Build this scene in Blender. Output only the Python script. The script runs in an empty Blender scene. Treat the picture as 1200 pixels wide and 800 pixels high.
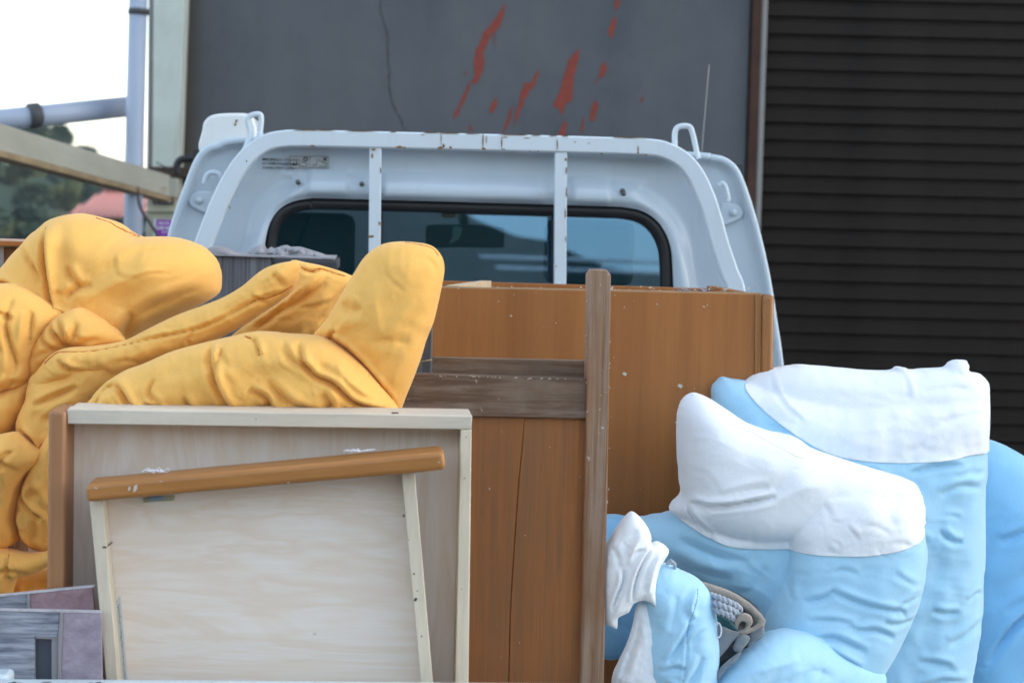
import bpy, bmesh, math, random
import numpy as np
from mathutils import Vector, Matrix, noise
from mathutils.geometry import delaunay_2d_cdt
R = math.radians
random.seed(7)
sc = bpy.context.scene
C = sc.collection

# ------------------------------------------------------------------ camera, world, sun, exposure
FPX, EYE = 2290.0, 1.55
CM = (Matrix.Rotation(R(90) - math.atan(140 / FPX), 3, 'X') @ Matrix.Rotation(R(1.45), 3, 'Z'))
cam = bpy.data.cameras.new('camera')
cam.sensor_width = 36; cam.lens = FPX * 36 / 1200; cam.clip_end = 2000; cam.clip_start = 0.05
cam.dof.use_dof = True; cam.dof.focus_distance = 3.25; cam.dof.aperture_fstop = 6.3
co = bpy.data.objects.new('camera', cam); C.objects.link(co)
co.matrix_world = Matrix.Translation((0, 0, EYE)) @ CM.to_4x4()
sc.camera = co
SUN_EL, SUN_AZ = 21, 68
w = bpy.data.worlds.new('World'); sc.world = w; w.use_nodes = True
wn = w.node_tree; wn.nodes.clear()
sky = wn.nodes.new('ShaderNodeTexSky'); sky.sky_type = 'NISHITA'; sky.sun_disc = False
sky.sun_elevation = R(SUN_EL); sky.sun_rotation = R(SUN_AZ); sky.dust_density = 1.6; sky.air_density = 1.0; sky.ozone_density = 1.0
hs = wn.nodes.new('ShaderNodeHueSaturation'); hs.inputs['Saturation'].default_value = 0.62; hs.inputs['Hue'].default_value = 0.492
bg = wn.nodes.new('ShaderNodeBackground'); bg.inputs['Strength'].default_value = 0.15
wo = wn.nodes.new('ShaderNodeOutputWorld')
wn.links.new(sky.outputs[0], hs.inputs['Color']); wn.links.new(hs.outputs[0], bg.inputs[0]); wn.links.new(bg.outputs[0], wo.inputs[0])
sl = bpy.data.lights.new('sun', 'SUN'); sl.energy = 3.0; sl.angle = R(0.5); sl.color = (1, .94, .86)
so = bpy.data.objects.new('sun', sl); C.objects.link(so)
sd = Vector((math.sin(R(SUN_AZ)) * math.cos(R(SUN_EL)), math.cos(R(SUN_AZ)) * math.cos(R(SUN_EL)), math.sin(R(SUN_EL))))
so.rotation_euler = sd.to_track_quat('Z', 'Y').to_euler(); so.location = (3, -3, 12)
sc.view_settings.view_transform = 'Standard'; sc.view_settings.look = 'None'
sc.view_settings.exposure = 1.92; sc.view_settings.gamma = 1

# ------------------------------------------------------------------ helpers
K = 0.0            # the truck and its load stand turned by atan(.075) to the wall
def P(px, py, Y):
    """world point seen at photo pixel px,py on the upright plane y = Y + K x"""
    d = CM @ Vector(((px - 600) / FPX, -(py - 400) / FPX, -1))
    s = Y / (d.y - K * d.x)
    return Vector((d.x * s, d.y * s, EYE + d.z * s))
def fw(d): return Vector((-K * d, d, 0))
def worldloc(o):
    v = Vector((0, 0, 0))
    while o is not None:
        v += o.location; o = o.parent
    return v
def tag(o, label=None, cat=None, group=None, kind=None):
    if label: o['label'] = label
    if cat: o['category'] = cat
    if group: o['group'] = group
    if kind: o['kind'] = kind
    return o
def thing(name, label, cat, loc=(0, 0, 0), group=None):
    o = bpy.data.objects.new(name, None); C.objects.link(o); o.location = loc
    return tag(o, label, cat, group)
def link(name, vf, mat, parent=None, smooth=False, bevel=0, seg=2, origin=None):
    verts, faces = vf
    base = worldloc(parent) if parent else Vector((0, 0, 0))
    if origin is not None: base = Vector(origin)
    me = bpy.data.meshes.new(name)
    me.from_pydata([tuple(Vector(v) - base) for v in verts], [], faces)
    me.materials.append(mat)
    me.validate(); me.update()
    if smooth: me.polygons.foreach_set('use_smooth', [True] * len(me.polygons))
    o = bpy.data.objects.new(name, me); C.objects.link(o)
    if parent: o.parent = parent
    if origin is not None: o.location = base - (worldloc(parent) if parent else Vector((0, 0, 0)))
    if bevel:
        m = o.modifiers.new('bevel', 'BEVEL'); m.width = bevel; m.segments = seg; m.limit_method = 'ANGLE'; m.angle_limit = R(35)
        me.polygons.foreach_set('use_smooth', [True] * len(me.polygons))
        try:
            me.set_sharp_from_angle(angle=R(40))
        except Exception: pass
        m.harden_normals = False
    return o
def join(*parts):
    V, F = [], []
    for v, f in parts:
        n = len(V); V += list(v); F += [tuple(i + n for i in q) for q in f]
    return V, F
def prism(pts, off):
    """pts: list of 3-D points in a plane (front face), off: vector of the extrusion"""
    off = Vector(off); n = len(pts); pts = [Vector(p) for p in pts]
    v = pts + [p + off for p in pts]
    a = sum(((pts[i] - pts[0]).cross(pts[(i + 1) % n] - pts[0]) for i in range(1, n)), Vector())
    if a.dot(off) > 0: v = [v[n - 1 - i] for i in range(n)] + [v[2 * n - 1 - i] for i in range(n)]
    f = [tuple(range(n)), tuple(range(2 * n - 1, n - 1, -1))]
    f += [(i, i + n, (i + 1) % n + n, (i + 1) % n) for i in range(n)]
    return v, f
def pp(poly, Y, depth, dy=0):
    """prism from a pixel polygon whose front lies at Y (or a Y per point)"""
    return prism([P(p[0], p[1], p[2] if len(p) > 2 else Y) + fw(dy) for p in poly], fw(depth))
def box(x0, x1, y0, y1, z0, z1):
    return prism([(x0, y0, z0), (x1, y0, z0), (x1, y0, z1), (x0, y0, z1)], (0, y1 - y0, 0))
def obox(c, ax, ay, az):
    c, ax, ay, az = map(Vector, (c, ax, ay, az))
    return prism([c - ax - ay - az, c + ax - ay - az, c + ax - ay + az, c - ax - ay + az], ay * 2)
def smooth_poly(pts, n=6, closed=True):
    out = []; N = len(pts); pts = [np.array(p, float) for p in pts]
    rng = range(N) if closed else range(N - 1)
    for i in rng:
        if closed: p0, p1, p2, p3 = pts[i - 1], pts[i], pts[(i + 1) % N], pts[(i + 2) % N]
        else: p0, p1, p2, p3 = pts[max(i - 1, 0)], pts[i], pts[i + 1], pts[min(i + 2, N - 1)]
        for k in range(n):
            t = k / n
            out.append(.5 * ((2 * p1) + (-p0 + p2) * t + (2 * p0 - 5 * p1 + 4 * p2 - p3) * t * t + (-p0 + 3 * p1 - 3 * p2 + p3) * t ** 3))
    if not closed: out.append(pts[-1])
    return out
def tube(pts, r, seg=8, closed=False, caps=True):
    pts = [Vector(p) for p in pts]; n = len(pts); V, F = [], []
    rr = r if isinstance(r, (list, tuple)) else [r] * n
    up = Vector((0, 0, 1)); prev = None
    for i, p in enumerate(pts):
        a = pts[(i - 1) % n] if (closed or i > 0) else p
        b = pts[(i + 1) % n] if (closed or i < n - 1) else p
        t = (b - a).normalized() if (b - a).length > 1e-9 else Vector((0, 1, 0))
        if prev is None:
            u = t.cross(Vector((0, 1, 0)) if abs(t.y) < .9 else up).normalized()
        else:
            u = (prev - t * prev.dot(t)).normalized()
        prev = u; w_ = t.cross(u)
        for k in range(seg):
            an = 2 * math.pi * k / seg
            V.append(p + (u * math.cos(an) + w_ * math.sin(an)) * rr[i])
    for i in range(n if closed else n - 1):
        j = (i + 1) % n
        for k in range(seg):
            F.append((i * seg + k, i * seg + (k + 1) % seg, j * seg + (k + 1) % seg, j * seg + k))
    if caps and not closed:
        F.append(tuple(range(seg - 1, -1, -1))); F.append(tuple((n - 1) * seg + k for k in range(seg)))
    return V, F
def ribbon_bar(center, widths, depth):
    """flat-fronted bar following a centre line in a plane facing the camera"""
    c = [Vector(p) for p in center]; n = len(c); L, Rr = [], []
    for i in range(n):
        t = (c[min(i + 1, n - 1)] - c[max(i - 1, 0)]).normalized()
        s = Vector((-t.z, 0, t.x))
        L.append(c[i] + s * widths[i] / 2); Rr.append(c[i] - s * widths[i] / 2)
    V, F = [], []
    d = fw(depth)
    for i in range(n): V += [L[i], Rr[i], Rr[i] + d, L[i] + d]
    for i in range(n - 1):
        a, b = 4 * i, 4 * i + 4
        for k in range(4): F.append((a + k, a + (k + 1) % 4, b + (k + 1) % 4, b + k))
    F.append((3, 2, 1, 0)); F.append((4 * n - 4, 4 * n - 3, 4 * n - 2, 4 * n - 1))
    return V, F

# ------------------------------------------------------------------ materials
def lin(c): return tuple(((x / 255) / 12.92 if x / 255 <= .04045 else ((x / 255 + .055) / 1.055) ** 2.4) for x in c) + (1,)
class N:
    def __init__(s, name):
        s.m = bpy.data.materials.new(name); s.m.use_nodes = True; s.t = s.m.node_tree; s.t.nodes.clear()
        s.out = s.t.nodes.new('ShaderNodeOutputMaterial'); s.b = s.t.nodes.new('ShaderNodeBsdfPrincipled')
        s.t.links.new(s.b.outputs[0], s.out.inputs[0]); s.tc = s.t.nodes.new('ShaderNodeTexCoord')
    def node(s, t): return s.t.nodes.new(t)
    def l(s, a, b): s.t.links.new(a, b)
    def noise(s, scale=(1, 1, 1), sc_=1, det=4, rough=.55, dist=0, rot=None, loc=None):
        mp = s.node('ShaderNodeMapping'); mp.inputs['Scale'].default_value = scale
        if rot: mp.inputs['Rotation'].default_value = rot
        if loc: mp.inputs['Location'].default_value = loc
        s.l(s.tc.outputs['Object'], mp.inputs[0])
        n = s.node('ShaderNodeTexNoise'); n.inputs['Scale'].default_value = sc_; n.inputs['Detail'].default_value = det
        n.inputs['Roughness'].default_value = rough; n.inputs['Distortion'].default_value = dist
        s.l(mp.outputs[0], n.inputs['Vector']); return n.outputs['Fac']
    def ramp(s, fac, stops):
        r = s.node('ShaderNodeValToRGB'); e = r.color_ramp.elements
        while len(e) < len(stops): e.new(.5)
        for k, (p, c) in enumerate(stops):
            e[k].position = p; e[k].color = c if len(c) == 4 else tuple(c) + (1,)
        s.l(fac, r.inputs[0]); return r.outputs[0]
    def mix(s, fac, a, b, mode='MIX'):
        m = s.node('ShaderNodeMix'); m.data_type = 'RGBA'; m.blend_type = mode
        for v, i in ((fac, 0), (a, 6), (b, 7)):
            if isinstance(v, tuple) and len(v) == 3: v = v + (1,)
            if hasattr(v, 'is_output') or hasattr(v, 'links'): s.l(v, m.inputs[i])
            else: m.inputs[i].default_value = v
        return m.outputs[2]
    def bump(s, h, st=.2, dist=.002, prev=None):
        b = s.node('ShaderNodeBump'); b.inputs['Strength'].default_value = st; b.inputs['Distance'].default_value = dist
        s.l(h, b.inputs['Height'])
        if prev is not None: s.l(prev, b.inputs['Normal'])
        s.l(b.outputs[0], s.b.inputs['Normal']); return b.outputs[0]
    def set(s, col=None, rough=None, metal=None, spec=None):
        if col is not None:
            if hasattr(col, 'links'): s.l(col, s.b.inputs['Base Color'])
            else: s.b.inputs['Base Color'].default_value = col if len(col) == 4 else tuple(col) + (1,)
        if rough is not None:
            if hasattr(rough, 'links'): s.l(rough, s.b.inputs['Roughness'])
            else: s.b.inputs['Roughness'].default_value = rough
        if metal is not None: s.b.inputs['Metallic'].default_value = metal
        if spec is not None: s.b.inputs['Specular IOR Level'].default_value = spec
        return s.m
B0, W1 = (0, 0, 0, 1), (1, 1, 1, 1)
def sc3(c, k): return tuple(x * k for x in c[:3]) + (1,)

def wood(name, c1, c2, axis='Z', g=55, rough=.45, worn=None, wornamt=.6, bumpst=.15, fleck=.0, fs=.4):
    n = N(name); s = {'Z': (g, g, 1.6), 'X': (1.6, g, g), 'Y': (g, 1.6, g)}[axis]
    a = n.noise(s, 1, 5, .6, .6); col = n.ramp(a, [(.32, c1), (.68, c2)])
    big = n.noise(tuple(x * .12 for x in s), 1, 3, .5, 1.0)
    col = n.mix(n.ramp(big, [(.35, B0), (.7, (.55, .55, .55, 1))]), col, sc3(c1, .62))
    fine = n.noise(tuple(x * (5.5 if x > 2 else 3.5) for x in s), 1, 4, .7, .3)
    col = n.mix(n.ramp(fine, [(.38, (fs, fs, fs, 1)), (.56, B0)]), col, sc3(c1, .66))
    if worn:
        wv = n.noise(tuple(x * (2.2 if x > 2 else 1.5) for x in s), 1, 8, .75, .2)
        wb = n.noise((7, 7, 4), 1, 4, .6)
        mk = n.mix(1.0, n.ramp(wv, [(.42, B0), (.58, W1)]), n.ramp(wb, [(.28, B0), (.55, (wornamt,) * 3 + (1,))]), 'MULTIPLY')
        col = n.mix(mk, col, worn)
    if fleck:
        fl = n.noise((60, 60, 60), 1, 2, .6)
        col = n.mix(n.ramp(fl, [(.74 - fleck * .02, B0), (.77, (.7, .7, .7, 1))]), col, (.6, .56, .5, 1))
    n.set(col, n.ramp(a, [(.3, (rough,) * 3 + (1,)), (.7, (min(1, rough + .2),) * 3 + (1,))]))
    n.bump(a, bumpst, .001); return n.m
def fabric(name, c, c2=None, weave=700, rough=.85, crumple=.35, sheen=.3, blotch=.25):
    n = N(name); big = n.noise((5, 5, 5), 1, 3, .5)
    col = n.mix(n.ramp(big, [(.3, B0), (.75, (blotch,) * 3 + (1,))]), c, c2 or sc3(c, .8))
    fn_ = n.noise((420, 420, 260), 1, 3, .7); col = n.mix(n.ramp(fn_, [(.35, (.22, .22, .22, 1)), (.6, B0)]), col, sc3(c, .72))
    n.set(col, rough, None, .12); n.b.inputs['Sheen Weight'].default_value = sheen; n.b.inputs['Sheen Roughness'].default_value = .4
    a = n.noise((22, 22, 14), 1, 4, .5, 1.2)
    p = n.bump(a, crumple * .7, .005)
    for sc_, rot, st in (((8, 8, 20), (.3, .6, .2), 1.0), ((18, 16, 9), (.1, -.5, .4), .7)):
        mp = n.node('ShaderNodeMapping'); mp.inputs['Scale'].default_value = sc_; mp.inputs['Rotation'].default_value = rot
        n.l(n.tc.outputs['Object'], mp.inputs[0]); rn = n.node('ShaderNodeTexNoise'); rn.noise_type = 'RIDGED_MULTIFRACTAL'
        rn.inputs['Scale'].default_value = 1; rn.inputs['Detail'].default_value = 3; rn.inputs['Distortion'].default_value = .8
        n.l(mp.outputs[0], rn.inputs['Vector'])
        rr = n.ramp(rn.outputs['Fac'], [(.35, B0), (.9, W1)]); p = n.bump(rr, crumple * st, .004, p)
    f = n.noise((weave,) * 3, 1, 2, .5); n.bump(f, .12, .0006, p)
    return n.m
def plain(name, c, rough=.5, metal=0, var=.15, nsc=12, bump=.05):
    n = N(name); a = n.noise((nsc,) * 3, 1, 5, .6)
    n.set(n.mix(n.ramp(a, [(.3, B0), (.75, (1, 1, 1, 1))]), c, sc3(c, 1 - var)), rough, metal); n.bump(a, bump, .001); return n.m
def painted(name, c, rust=.0, rough=.35, dirt=.15, rz=None):
    n = N(name); a = n.noise((6, 6, 6), 1, 4, .6); col = n.mix(n.ramp(a, [(.35, B0), (.8, (dirt,) * 3 + (1,))]), c, (.30, .27, .22, 1))
    st = n.noise((40, 40, 3), 1, 5, .7); col = n.mix(n.ramp(st, [(.55, B0), (.75, (dirt * .8,) * 3 + (1,))]), col, (.25, .2, .15, 1))
    if rust:
        r1 = n.noise((14, 14, 14), 1, 8, .72, .3)
        mk = n.ramp(r1, [(.70 - rust * .14, B0), (.725 - rust * .14, W1)])
        rc = n.ramp(n.noise((90, 90, 90), 1, 3, .6), [(.3, (.03, .015, .008, 1)), (.7, (.28, .10, .025, 1))])
        col = n.mix(mk, col, rc)
    n.set(col, rough); n.bump(n.noise((90, 90, 90), 1, 2), .03, .0005); return n.m

M = {}
M['wall'] = None
def m_wall():
    n = N('dark_render_wall'); a = n.noise((.9, .9, .7), 1, 6, .6, .4); b = n.noise((7, 7, 1.0), 1, 5, .6)
    c = n.ramp(a, [(.3, (.076, .080, .092, 1)), (.7, (.116, .120, .130, 1))])
    c = n.mix(n.ramp(b, [(.4, B0), (.8, (.5, .5, .5, 1))]), c, (.060, .063, .072, 1))
    d_ = n.noise((1.8, 1.8, 1.2), 1, 8, .72, .2); c = n.mix(n.ramp(d_, [(.42, B0), (.66, (.6, .6, .6, 1))]), c, (.13, .13, .134, 1))
    # brown weather stain at the wall's left edge
    sx = n.node('ShaderNodeSeparateXYZ'); n.l(n.tc.outputs['Object'], sx.inputs[0])
    mr = n.node('ShaderNodeMapRange'); n.l(sx.outputs[0], mr.inputs[0]); mr.inputs[1].default_value = .08; mr.inputs[2].default_value = .0
    c = n.mix(mr.outputs[0], c, (.06, .042, .025, 1))
    f = n.noise((60, 60, 60), 1, 3); n.set(c, .7); n.bump(f, .2, .002); return n.m
M['wall'] = m_wall()
M['redpaint'] = plain('red_paint', (.30, .045, .022), .6, 0, .35, 40)
M['crack'] = plain('crack_dark', (.035, .038, .045), .9)
M['shutter'] = plain('shutter_brown', (.026, .0178, .0132), .5, 0, .55, 4)
M['shutter'].node_tree.nodes['Principled BSDF'].inputs['Specular IOR Level'].default_value = .18
M['rustframe'] = plain('rusty_brown_frame', (.075, .030, .016), .8, 0, .5, 12, .3)
M['railgrey'] = plain('rail_grey', (.30, .29, .27), .5)
M['white_paint'] = painted('white_truck_paint', (.53, .61, .675, 1), 0, .3, .10)
M['guard_paint'] = painted('guard_white_paint', (.64, .71, .76, 1), .0, .35, .10)
M['rust'] = plain('rust', (.30, .155, .055), .9, 0, .6, 120, .4)
M['box_white'] = painted('cream_white_metal', (.78, .79, .77, 1), .1, .3, .12)
M['rubber'] = plain('black_rubber', (.012, .012, .013), .5)
M['dark'] = plain('dark_interior_plastic', (.03, .032, .035), .6)
M['seat'] = plain('grey_seat_cloth', (.09, .10, .11), .9)
M['bed'] = painted('bed_paint', (.42, .46, .5, 1), .35, .5, .5)
M['gate'] = painted('tailgate_paint', (.62, .72, .76, 1), .3, .4, .3)
M['blackmetal'] = plain('black_metal', (.02, .02, .022), .4, .6)
M['wheel'] = plain('steel_rim', (.35, .35, .36), .4, .7)
M['bolt'] = plain('bolt_steel', (.18, .18, .18), .4, .7)
M['sticker'] = plain('sticker_grey', (.50, .52, .52), .5)
M['ink'] = plain('black_ink', (.03, .03, .035), .6)
M['inkblue'] = plain('faded_blue_ink', (.16, .18, .32), .6)
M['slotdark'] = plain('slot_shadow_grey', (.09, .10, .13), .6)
M['orange'] = plain('orange_sticker', (.55, .22, .03), .5)
M['pipe'] = plain('grey_plastic_pipe', (.40, .45, .55), .45, 0, .12, 4)
M['collar'] = plain('dark_pipe_collar', (.07, .07, .075), .6)
M['column'] = painted('pale_green_steel', (.62, .66, .58, 1), .12, .5, .35)
M['beam'] = None
def m_beam():
    n = N('weathered_beam_paint'); a = n.noise((8, 2, 8), 1, 6, .65); r = n.noise((5, 1.6, 9), 1, 8, .75)
    c = n.ramp(a, [(.3, (.38, .37, .30, 1)), (.7, (.52, .50, .42, 1))])
    mk = n.ramp(r, [(.56, B0), (.66, W1)]); c = n.mix(mk, c, (.20, .10, .04, 1)); n.set(c, .7); n.bump(r, .2, .003); return n.m
M['beam'] = m_beam()
M['beamrust'] = plain('rusty_flange', (.42, .30, .17), .8, 0, .55, 9, .3)
M['rustplate'] = plain('rust_plate', (.07, .045, .03), .85, 0, .5, 30, .3)
M['meter'] = plain('cream_meter_box', (.48, .46, .34), .6, 0, .3, 8)
M['purple'] = plain('purple_print', (.30, .03, .45), .5)
M['whiteprint'] = plain('white_print', (.75, .75, .78), .5)
M['cable'] = plain('dark_cable', (.05, .04, .045), .6)
M['yellow'] = fabric('yellow_quilt_cotton', (.88, .495, .135, 1), (.85, .43, .10, 1), 900, .85, .20, .15, .3)
M['seam'] = fabric('orange_thread', (.55, .17, .03, 1), None, 900)
M['bluef'] = fabric('light_blue_cotton', (.43, .70, .88, 1), (.38, .66, .87, 1), 900, .7, .18, .3, .4)
M['bluef3'] = fabric('mid_blue_cotton', (.30, .61, .90, 1), None, 900, .7, .18, .3, .4)
M['blueseam'] = fabric('blue_thread', (.22, .33, .5, 1))
M['whitef'] = fabric('white_cotton', (.84, .86, .88, 1), (.80, .83, .87, 1), 500, .9, .22, .25, .4)
M['hem'] = fabric('cream_cloth', (.62, .58, .50, 1))
M['taupe'] = fabric('taupe_bag_lining', (.34, .30, .26, 1))
M['bagc'] = fabric('grey_green_cloth', (.22, .25, .28, 1), None, 500, .9, .5)
M['bagin'] = fabric('dark_blue_cloth', (.05, .14, .17, 1))
M['rope'] = fabric('grey_white_rope', (.42, .46, .52, 1), None, 600)
M['cab_wood'] = wood('orange_brown_veneer', (.35, .120, .022, 1), (.42, .150, .030, 1), 'Z', 45, .38, fleck=.1, fs=.2)
M['cab_edge'] = wood('raw_chipboard_edge', (.40, .27, .15, 1), (.52, .38, .24, 1), 'X', 80, .9)
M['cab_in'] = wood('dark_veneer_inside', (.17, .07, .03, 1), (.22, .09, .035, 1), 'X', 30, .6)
M['cab_trim'] = wood('glossy_brown_trim', (.30, .115, .03, 1), (.36, .15, .04, 1), 'Z', 25, .25)
M['pale_raw'] = wood('pale_raw_wood', (.58, .43, .26, 1), (.70, .55, .38, 1), 'X', 60, .9)
M['weath'] = wood('weathered_post', (.20, .098, .045, 1), (.33, .165, .078, 1), 'Z', 50, .85, (.38, .31, .25, 1), .6, .45, .8)
M['weath_h'] = wood('weathered_rail', (.14, .080, .048, 1), (.215, .130, .080, 1), 'X', 45, .75, (.34, .27, .21, 1), .5, .4, .8)
M['panel'] = wood('red_brown_panel', (.33, .115, .026, 1), (.41, .150, .036, 1), 'Z', 38, .5, (.17, .09, .04, 1), .55, .2)
M['drawer_edge'] = wood('cream_drawer_edge', (.75, .655, .52, 1), (.80, .71, .58, 1), 'X', 12, .45, (.40, .36, .32, 1), .25, .05)
M['drawer_edge_v'] = wood('cream_drawer_edge_upright', (.75, .63, .47, 1), (.80, .69, .53, 1), 'Z', 12, .45, (.40, .36, .32, 1), .2, .05)
M['front_wood'] = wood('brown_drawer_front', (.40, .18, .075, 1), (.46, .22, .095, 1), 'Z', 20, .4, None)
M['front_wood_x'] = wood('brown_front_board', (.45, .185, .045, 1), (.52, .225, .06, 1), 'X', 14, .3, None)
def m_ply(name, axis):
    n = N(name); s = (1.3, 1, 9) if axis == 'X' else (9, 1, 1.0)
    a = n.noise(s, 1, 4, .55, 2.2); b = n.noise(tuple(x * (14 if x > 2 else 5) for x in s), 1, 4, .65, .6)
    c = n.ramp(a, [(.36, (.80, .67, .56, 1)), (.46, (.84, .74, .66, 1)), (.52, (.79, .65, .53, 1)), (.62, (.85, .755, .68, 1))])
    c = n.mix(n.ramp(b, [(.4, B0), (.75, (.5, .5, .5, 1))]), c, (.76, .62, .48, 1))
    sp = n.noise((24, 24, 24), 1, 2, .5); c = n.mix(n.ramp(sp, [(.80, B0), (.83, (.6, .6, .6, 1))]), c, (.2, .16, .12, 1))
    n.set(c, .55); n.bump(b, .05, .001); return n.m
M['ply'] = m_ply('pale_plywood', 'X')
M['ply2'] = m_ply('grey_plywood', 'Z')
def m_grey(name, c1, c2, axis, g):
    n = N(name); s = {'Z': (g, g, 2), 'X': (2.5, g, g)}[axis]; a = n.noise(s, 1, 6, .7, .3); b = n.noise((8, 8, 8), 1, 4)
    c = n.ramp(a, [(.35, c1), (.65, c2)]); c = n.mix(n.ramp(b, [(.4, B0), (.8, (.4, .4, .4, 1))]), c, sc3(c1, .8))
    n.set(c, .85); n.bump(a, .5, .002); return n.m
M['greyboard'] = m_grey('grey_relief_laminate', (.12, .13, .17, 1), (.40, .41, .46, 1), 'X', 190)
M['greychest'] = m_grey('weathered_grey_wood', (.06, .06, .07, 1), (.22, .22, .24, 1), 'Z', 160)
M['greytop'] = plain('dusty_grey_top', (.055, .058, .068), .8, 0, .3, 15, .3)
def m_mauve(name, c1, c2):
    n = N(name); a = n.noise((26, 26, 40), 1, 7, .7, .6); b = n.noise((110, 110, 110), 1, 5, .7)
    c = n.ramp(a, [(.34, c1), (.66, c2)]); c = n.mix(n.ramp(b, [(.3, B0), (.8, (.6, .6, .6, 1))]), c, sc3(c1, .75))
    n.set(c, .75); n.bump(b, .3, .002); return n.m
M['mauve'] = m_mauve('mauve_stone_print', (.27, .215, .265, 1), (.47, .40, .455, 1))
M['rose'] = m_mauve('rose_stone_print', (.26, .15, .17, 1), (.44, .29, .31, 1))
M['whiteedge'] = plain('white_board_edge', (.62, .58, .60), .7, 0, .4, 60, .3)
M['trimgrey'] = plain('grey_trim', (.30, .28, .29), .5)
M['debris'] = plain('grey_paper_debris', (.34, .335, .35), .95, 0, .35, 60, .5)
M['crumb'] = plain('pale_crumbs', (.62, .56, .47), .9)
M['tape'] = plain('paper_strip', (.62, .62, .60), .6)
M['latch'] = plain('blue_grey_latch', (.22, .32, .45), .35)
M['latchp'] = plain('greenish_plate', (.40, .40, .26), .5)
def m_ground():
    n = N('ground'); sx = n.node('ShaderNodeSeparateXYZ'); n.l(n.tc.outputs['Object'], sx.inputs[0])
    a = n.noise((.5, .5, .5), 1, 8, .65); c = n.ramp(a, [(.3, (.10, .10, .10, 1)), (.7, (.17, .165, .155, 1))])
    g = n.ramp(n.noise((.12, .12, .12), 1, 8, .7), [(.3, (.006, .013, .011, 1)), (.7, (.014, .024, .018, 1))])
    vl = n.node('ShaderNodeVectorMath'); vl.operation = 'LENGTH'; n.l(n.tc.outputs['Object'], vl.inputs[0])
    mr = n.node('ShaderNodeMapRange'); n.l(vl.outputs['Value'], mr.inputs[0]); mr.inputs[1].default_value = 22; mr.inputs[2].default_value = 26
    n.set(n.mix(mr.outputs[0], c, g), 1.0, None, .03); n.bump(n.noise((30, 30, 30), 1, 4), .3, .01); return n.m
M['ground'] = m_ground()
M['leaf'] = None
def m_leaf(name, c1, c2):
    n = N(name); a = n.noise((.5, .5, .5), 1, 3, .6); n.set(n.ramp(a, [(.3, c1), (.7, c2)]), .8, None, .1)
    return n.m
M['leafs'] = [m_leaf('leaf_dark_green', (.014, .032, .024, 1), (.03, .055, .035, 1)), m_leaf('leaf_olive', (.045, .065, .025, 1), (.09, .10, .038, 1)), m_leaf('leaf_mid_green', (.022, .048, .028, 1), (.05, .072, .038, 1))]
M['bark'] = plain('bark', (.09, .07, .05), .9)
M['rooftile'] = plain('red_roof_tile', (.27, .10, .09), .6, 0, .25, 8)
M['housewall'] = plain('slate_blue_wall', (.35, .40, .52), .7)
def m_glass():
    n = N('tinted_cab_glass'); t = n.t; t.nodes.remove(n.b)
    tr = n.node('ShaderNodeBsdfTransparent'); tr.inputs[0].default_value = (.74, .86, .89, 1)
    gl = n.node('ShaderNodeBsdfGlossy'); gl.inputs['Roughness'].default_value = .01; gl.inputs[0].default_value = (.36, .66, 1, 1)  # blue put into the gloss colour to make the mirrored sky bluer
    lw = n.node('ShaderNodeFresnel'); lw.inputs[0].default_value = 2.05
    mx = n.node('ShaderNodeMixShader'); n.l(lw.outputs[0], mx.inputs[0]); n.l(tr.outputs[0], mx.inputs[1]); n.l(gl.outputs[0], mx.inputs[2]); n.l(mx.outputs[0], n.out.inputs[0])
    return n.m
M['glass'] = m_glass()
def m_clear():
    n = N('clear_windscreen'); t = n.t; t.nodes.remove(n.b); tr = n.node('ShaderNodeBsdfTransparent'); tr.inputs[0].default_value = (.93, .95, .95, 1)
    gl = n.node('ShaderNodeBsdfGlossy'); gl.inputs['Roughness'].default_value = .01
    mx = n.node('ShaderNodeMixShader'); mx.inputs[0].default_value = .04; n.l(tr.outputs[0], mx.inputs[1]); n.l(gl.outputs[0], mx.inputs[2]); n.l(mx.outputs[0], n.out.inputs[0]); return n.m
M['clear'] = m_clear()
def m_mirror():
    n = N('mirror_glass'); n.set((.6, .62, .65), .05, 1.0); return n.m
M['mirror'] = m_mirror()

# ------------------------------------------------------------------ ground, hills
def ground_z(x, y):
    z = 0.0
    # yard falls away beyond the building, then the wooded hill rises at the far left
    if y > 14: z -= min(2.6, (y - 14) * .1)
    if y > 95:
        ridge = max(-1.0, 7.6 - .8 * max(0, x + 44))
        t = min(1, (y - 95) / 95); z += (ridge + 1) * (t * t * (3 - 2 * t))
    # hill behind the camera, mirrored in the rear window
    if y < -24:
        t = min(1, (-24 - y) / 36)
        top = float(np.interp(x, [-40, -5, 3.5, 5.6, 6.6, 8.4, 10.2, 11.2, 14.0, 24, 60], [15, 13, 12, 11.0, 9.2, 8.2, 8.0, 7.3, 6.9, 6.6, 6]))
        z += max(2.5, top) * (t * t * (3 - 2 * t)) + .12 * noise.noise(Vector((x * .25, y * .25, 0))) * t
    return z
def build_ground():
    xs = sorted(set([round(v, 2) for v in list(np.arange(-60, 61, 1.5)) + list(np.arange(-330, 331, 10))]))
    ys = sorted(set([round(v, 2) for v in list(np.arange(-80, 20, 1.5)) + list(np.arange(-330, 421, 7.5))]))
    V = [(x, y, ground_z(x, y)) for y in ys for x in xs]; nx = len(xs)
    F = [(j * nx + i, j * nx + i + 1, (j + 1) * nx + i + 1, (j + 1) * nx + i) for j in range(len(ys) - 1) for i in range(nx - 1)]
    tag(link('ground', (V, F), M['ground'], None, True), kind='structure')
build_ground()

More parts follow.
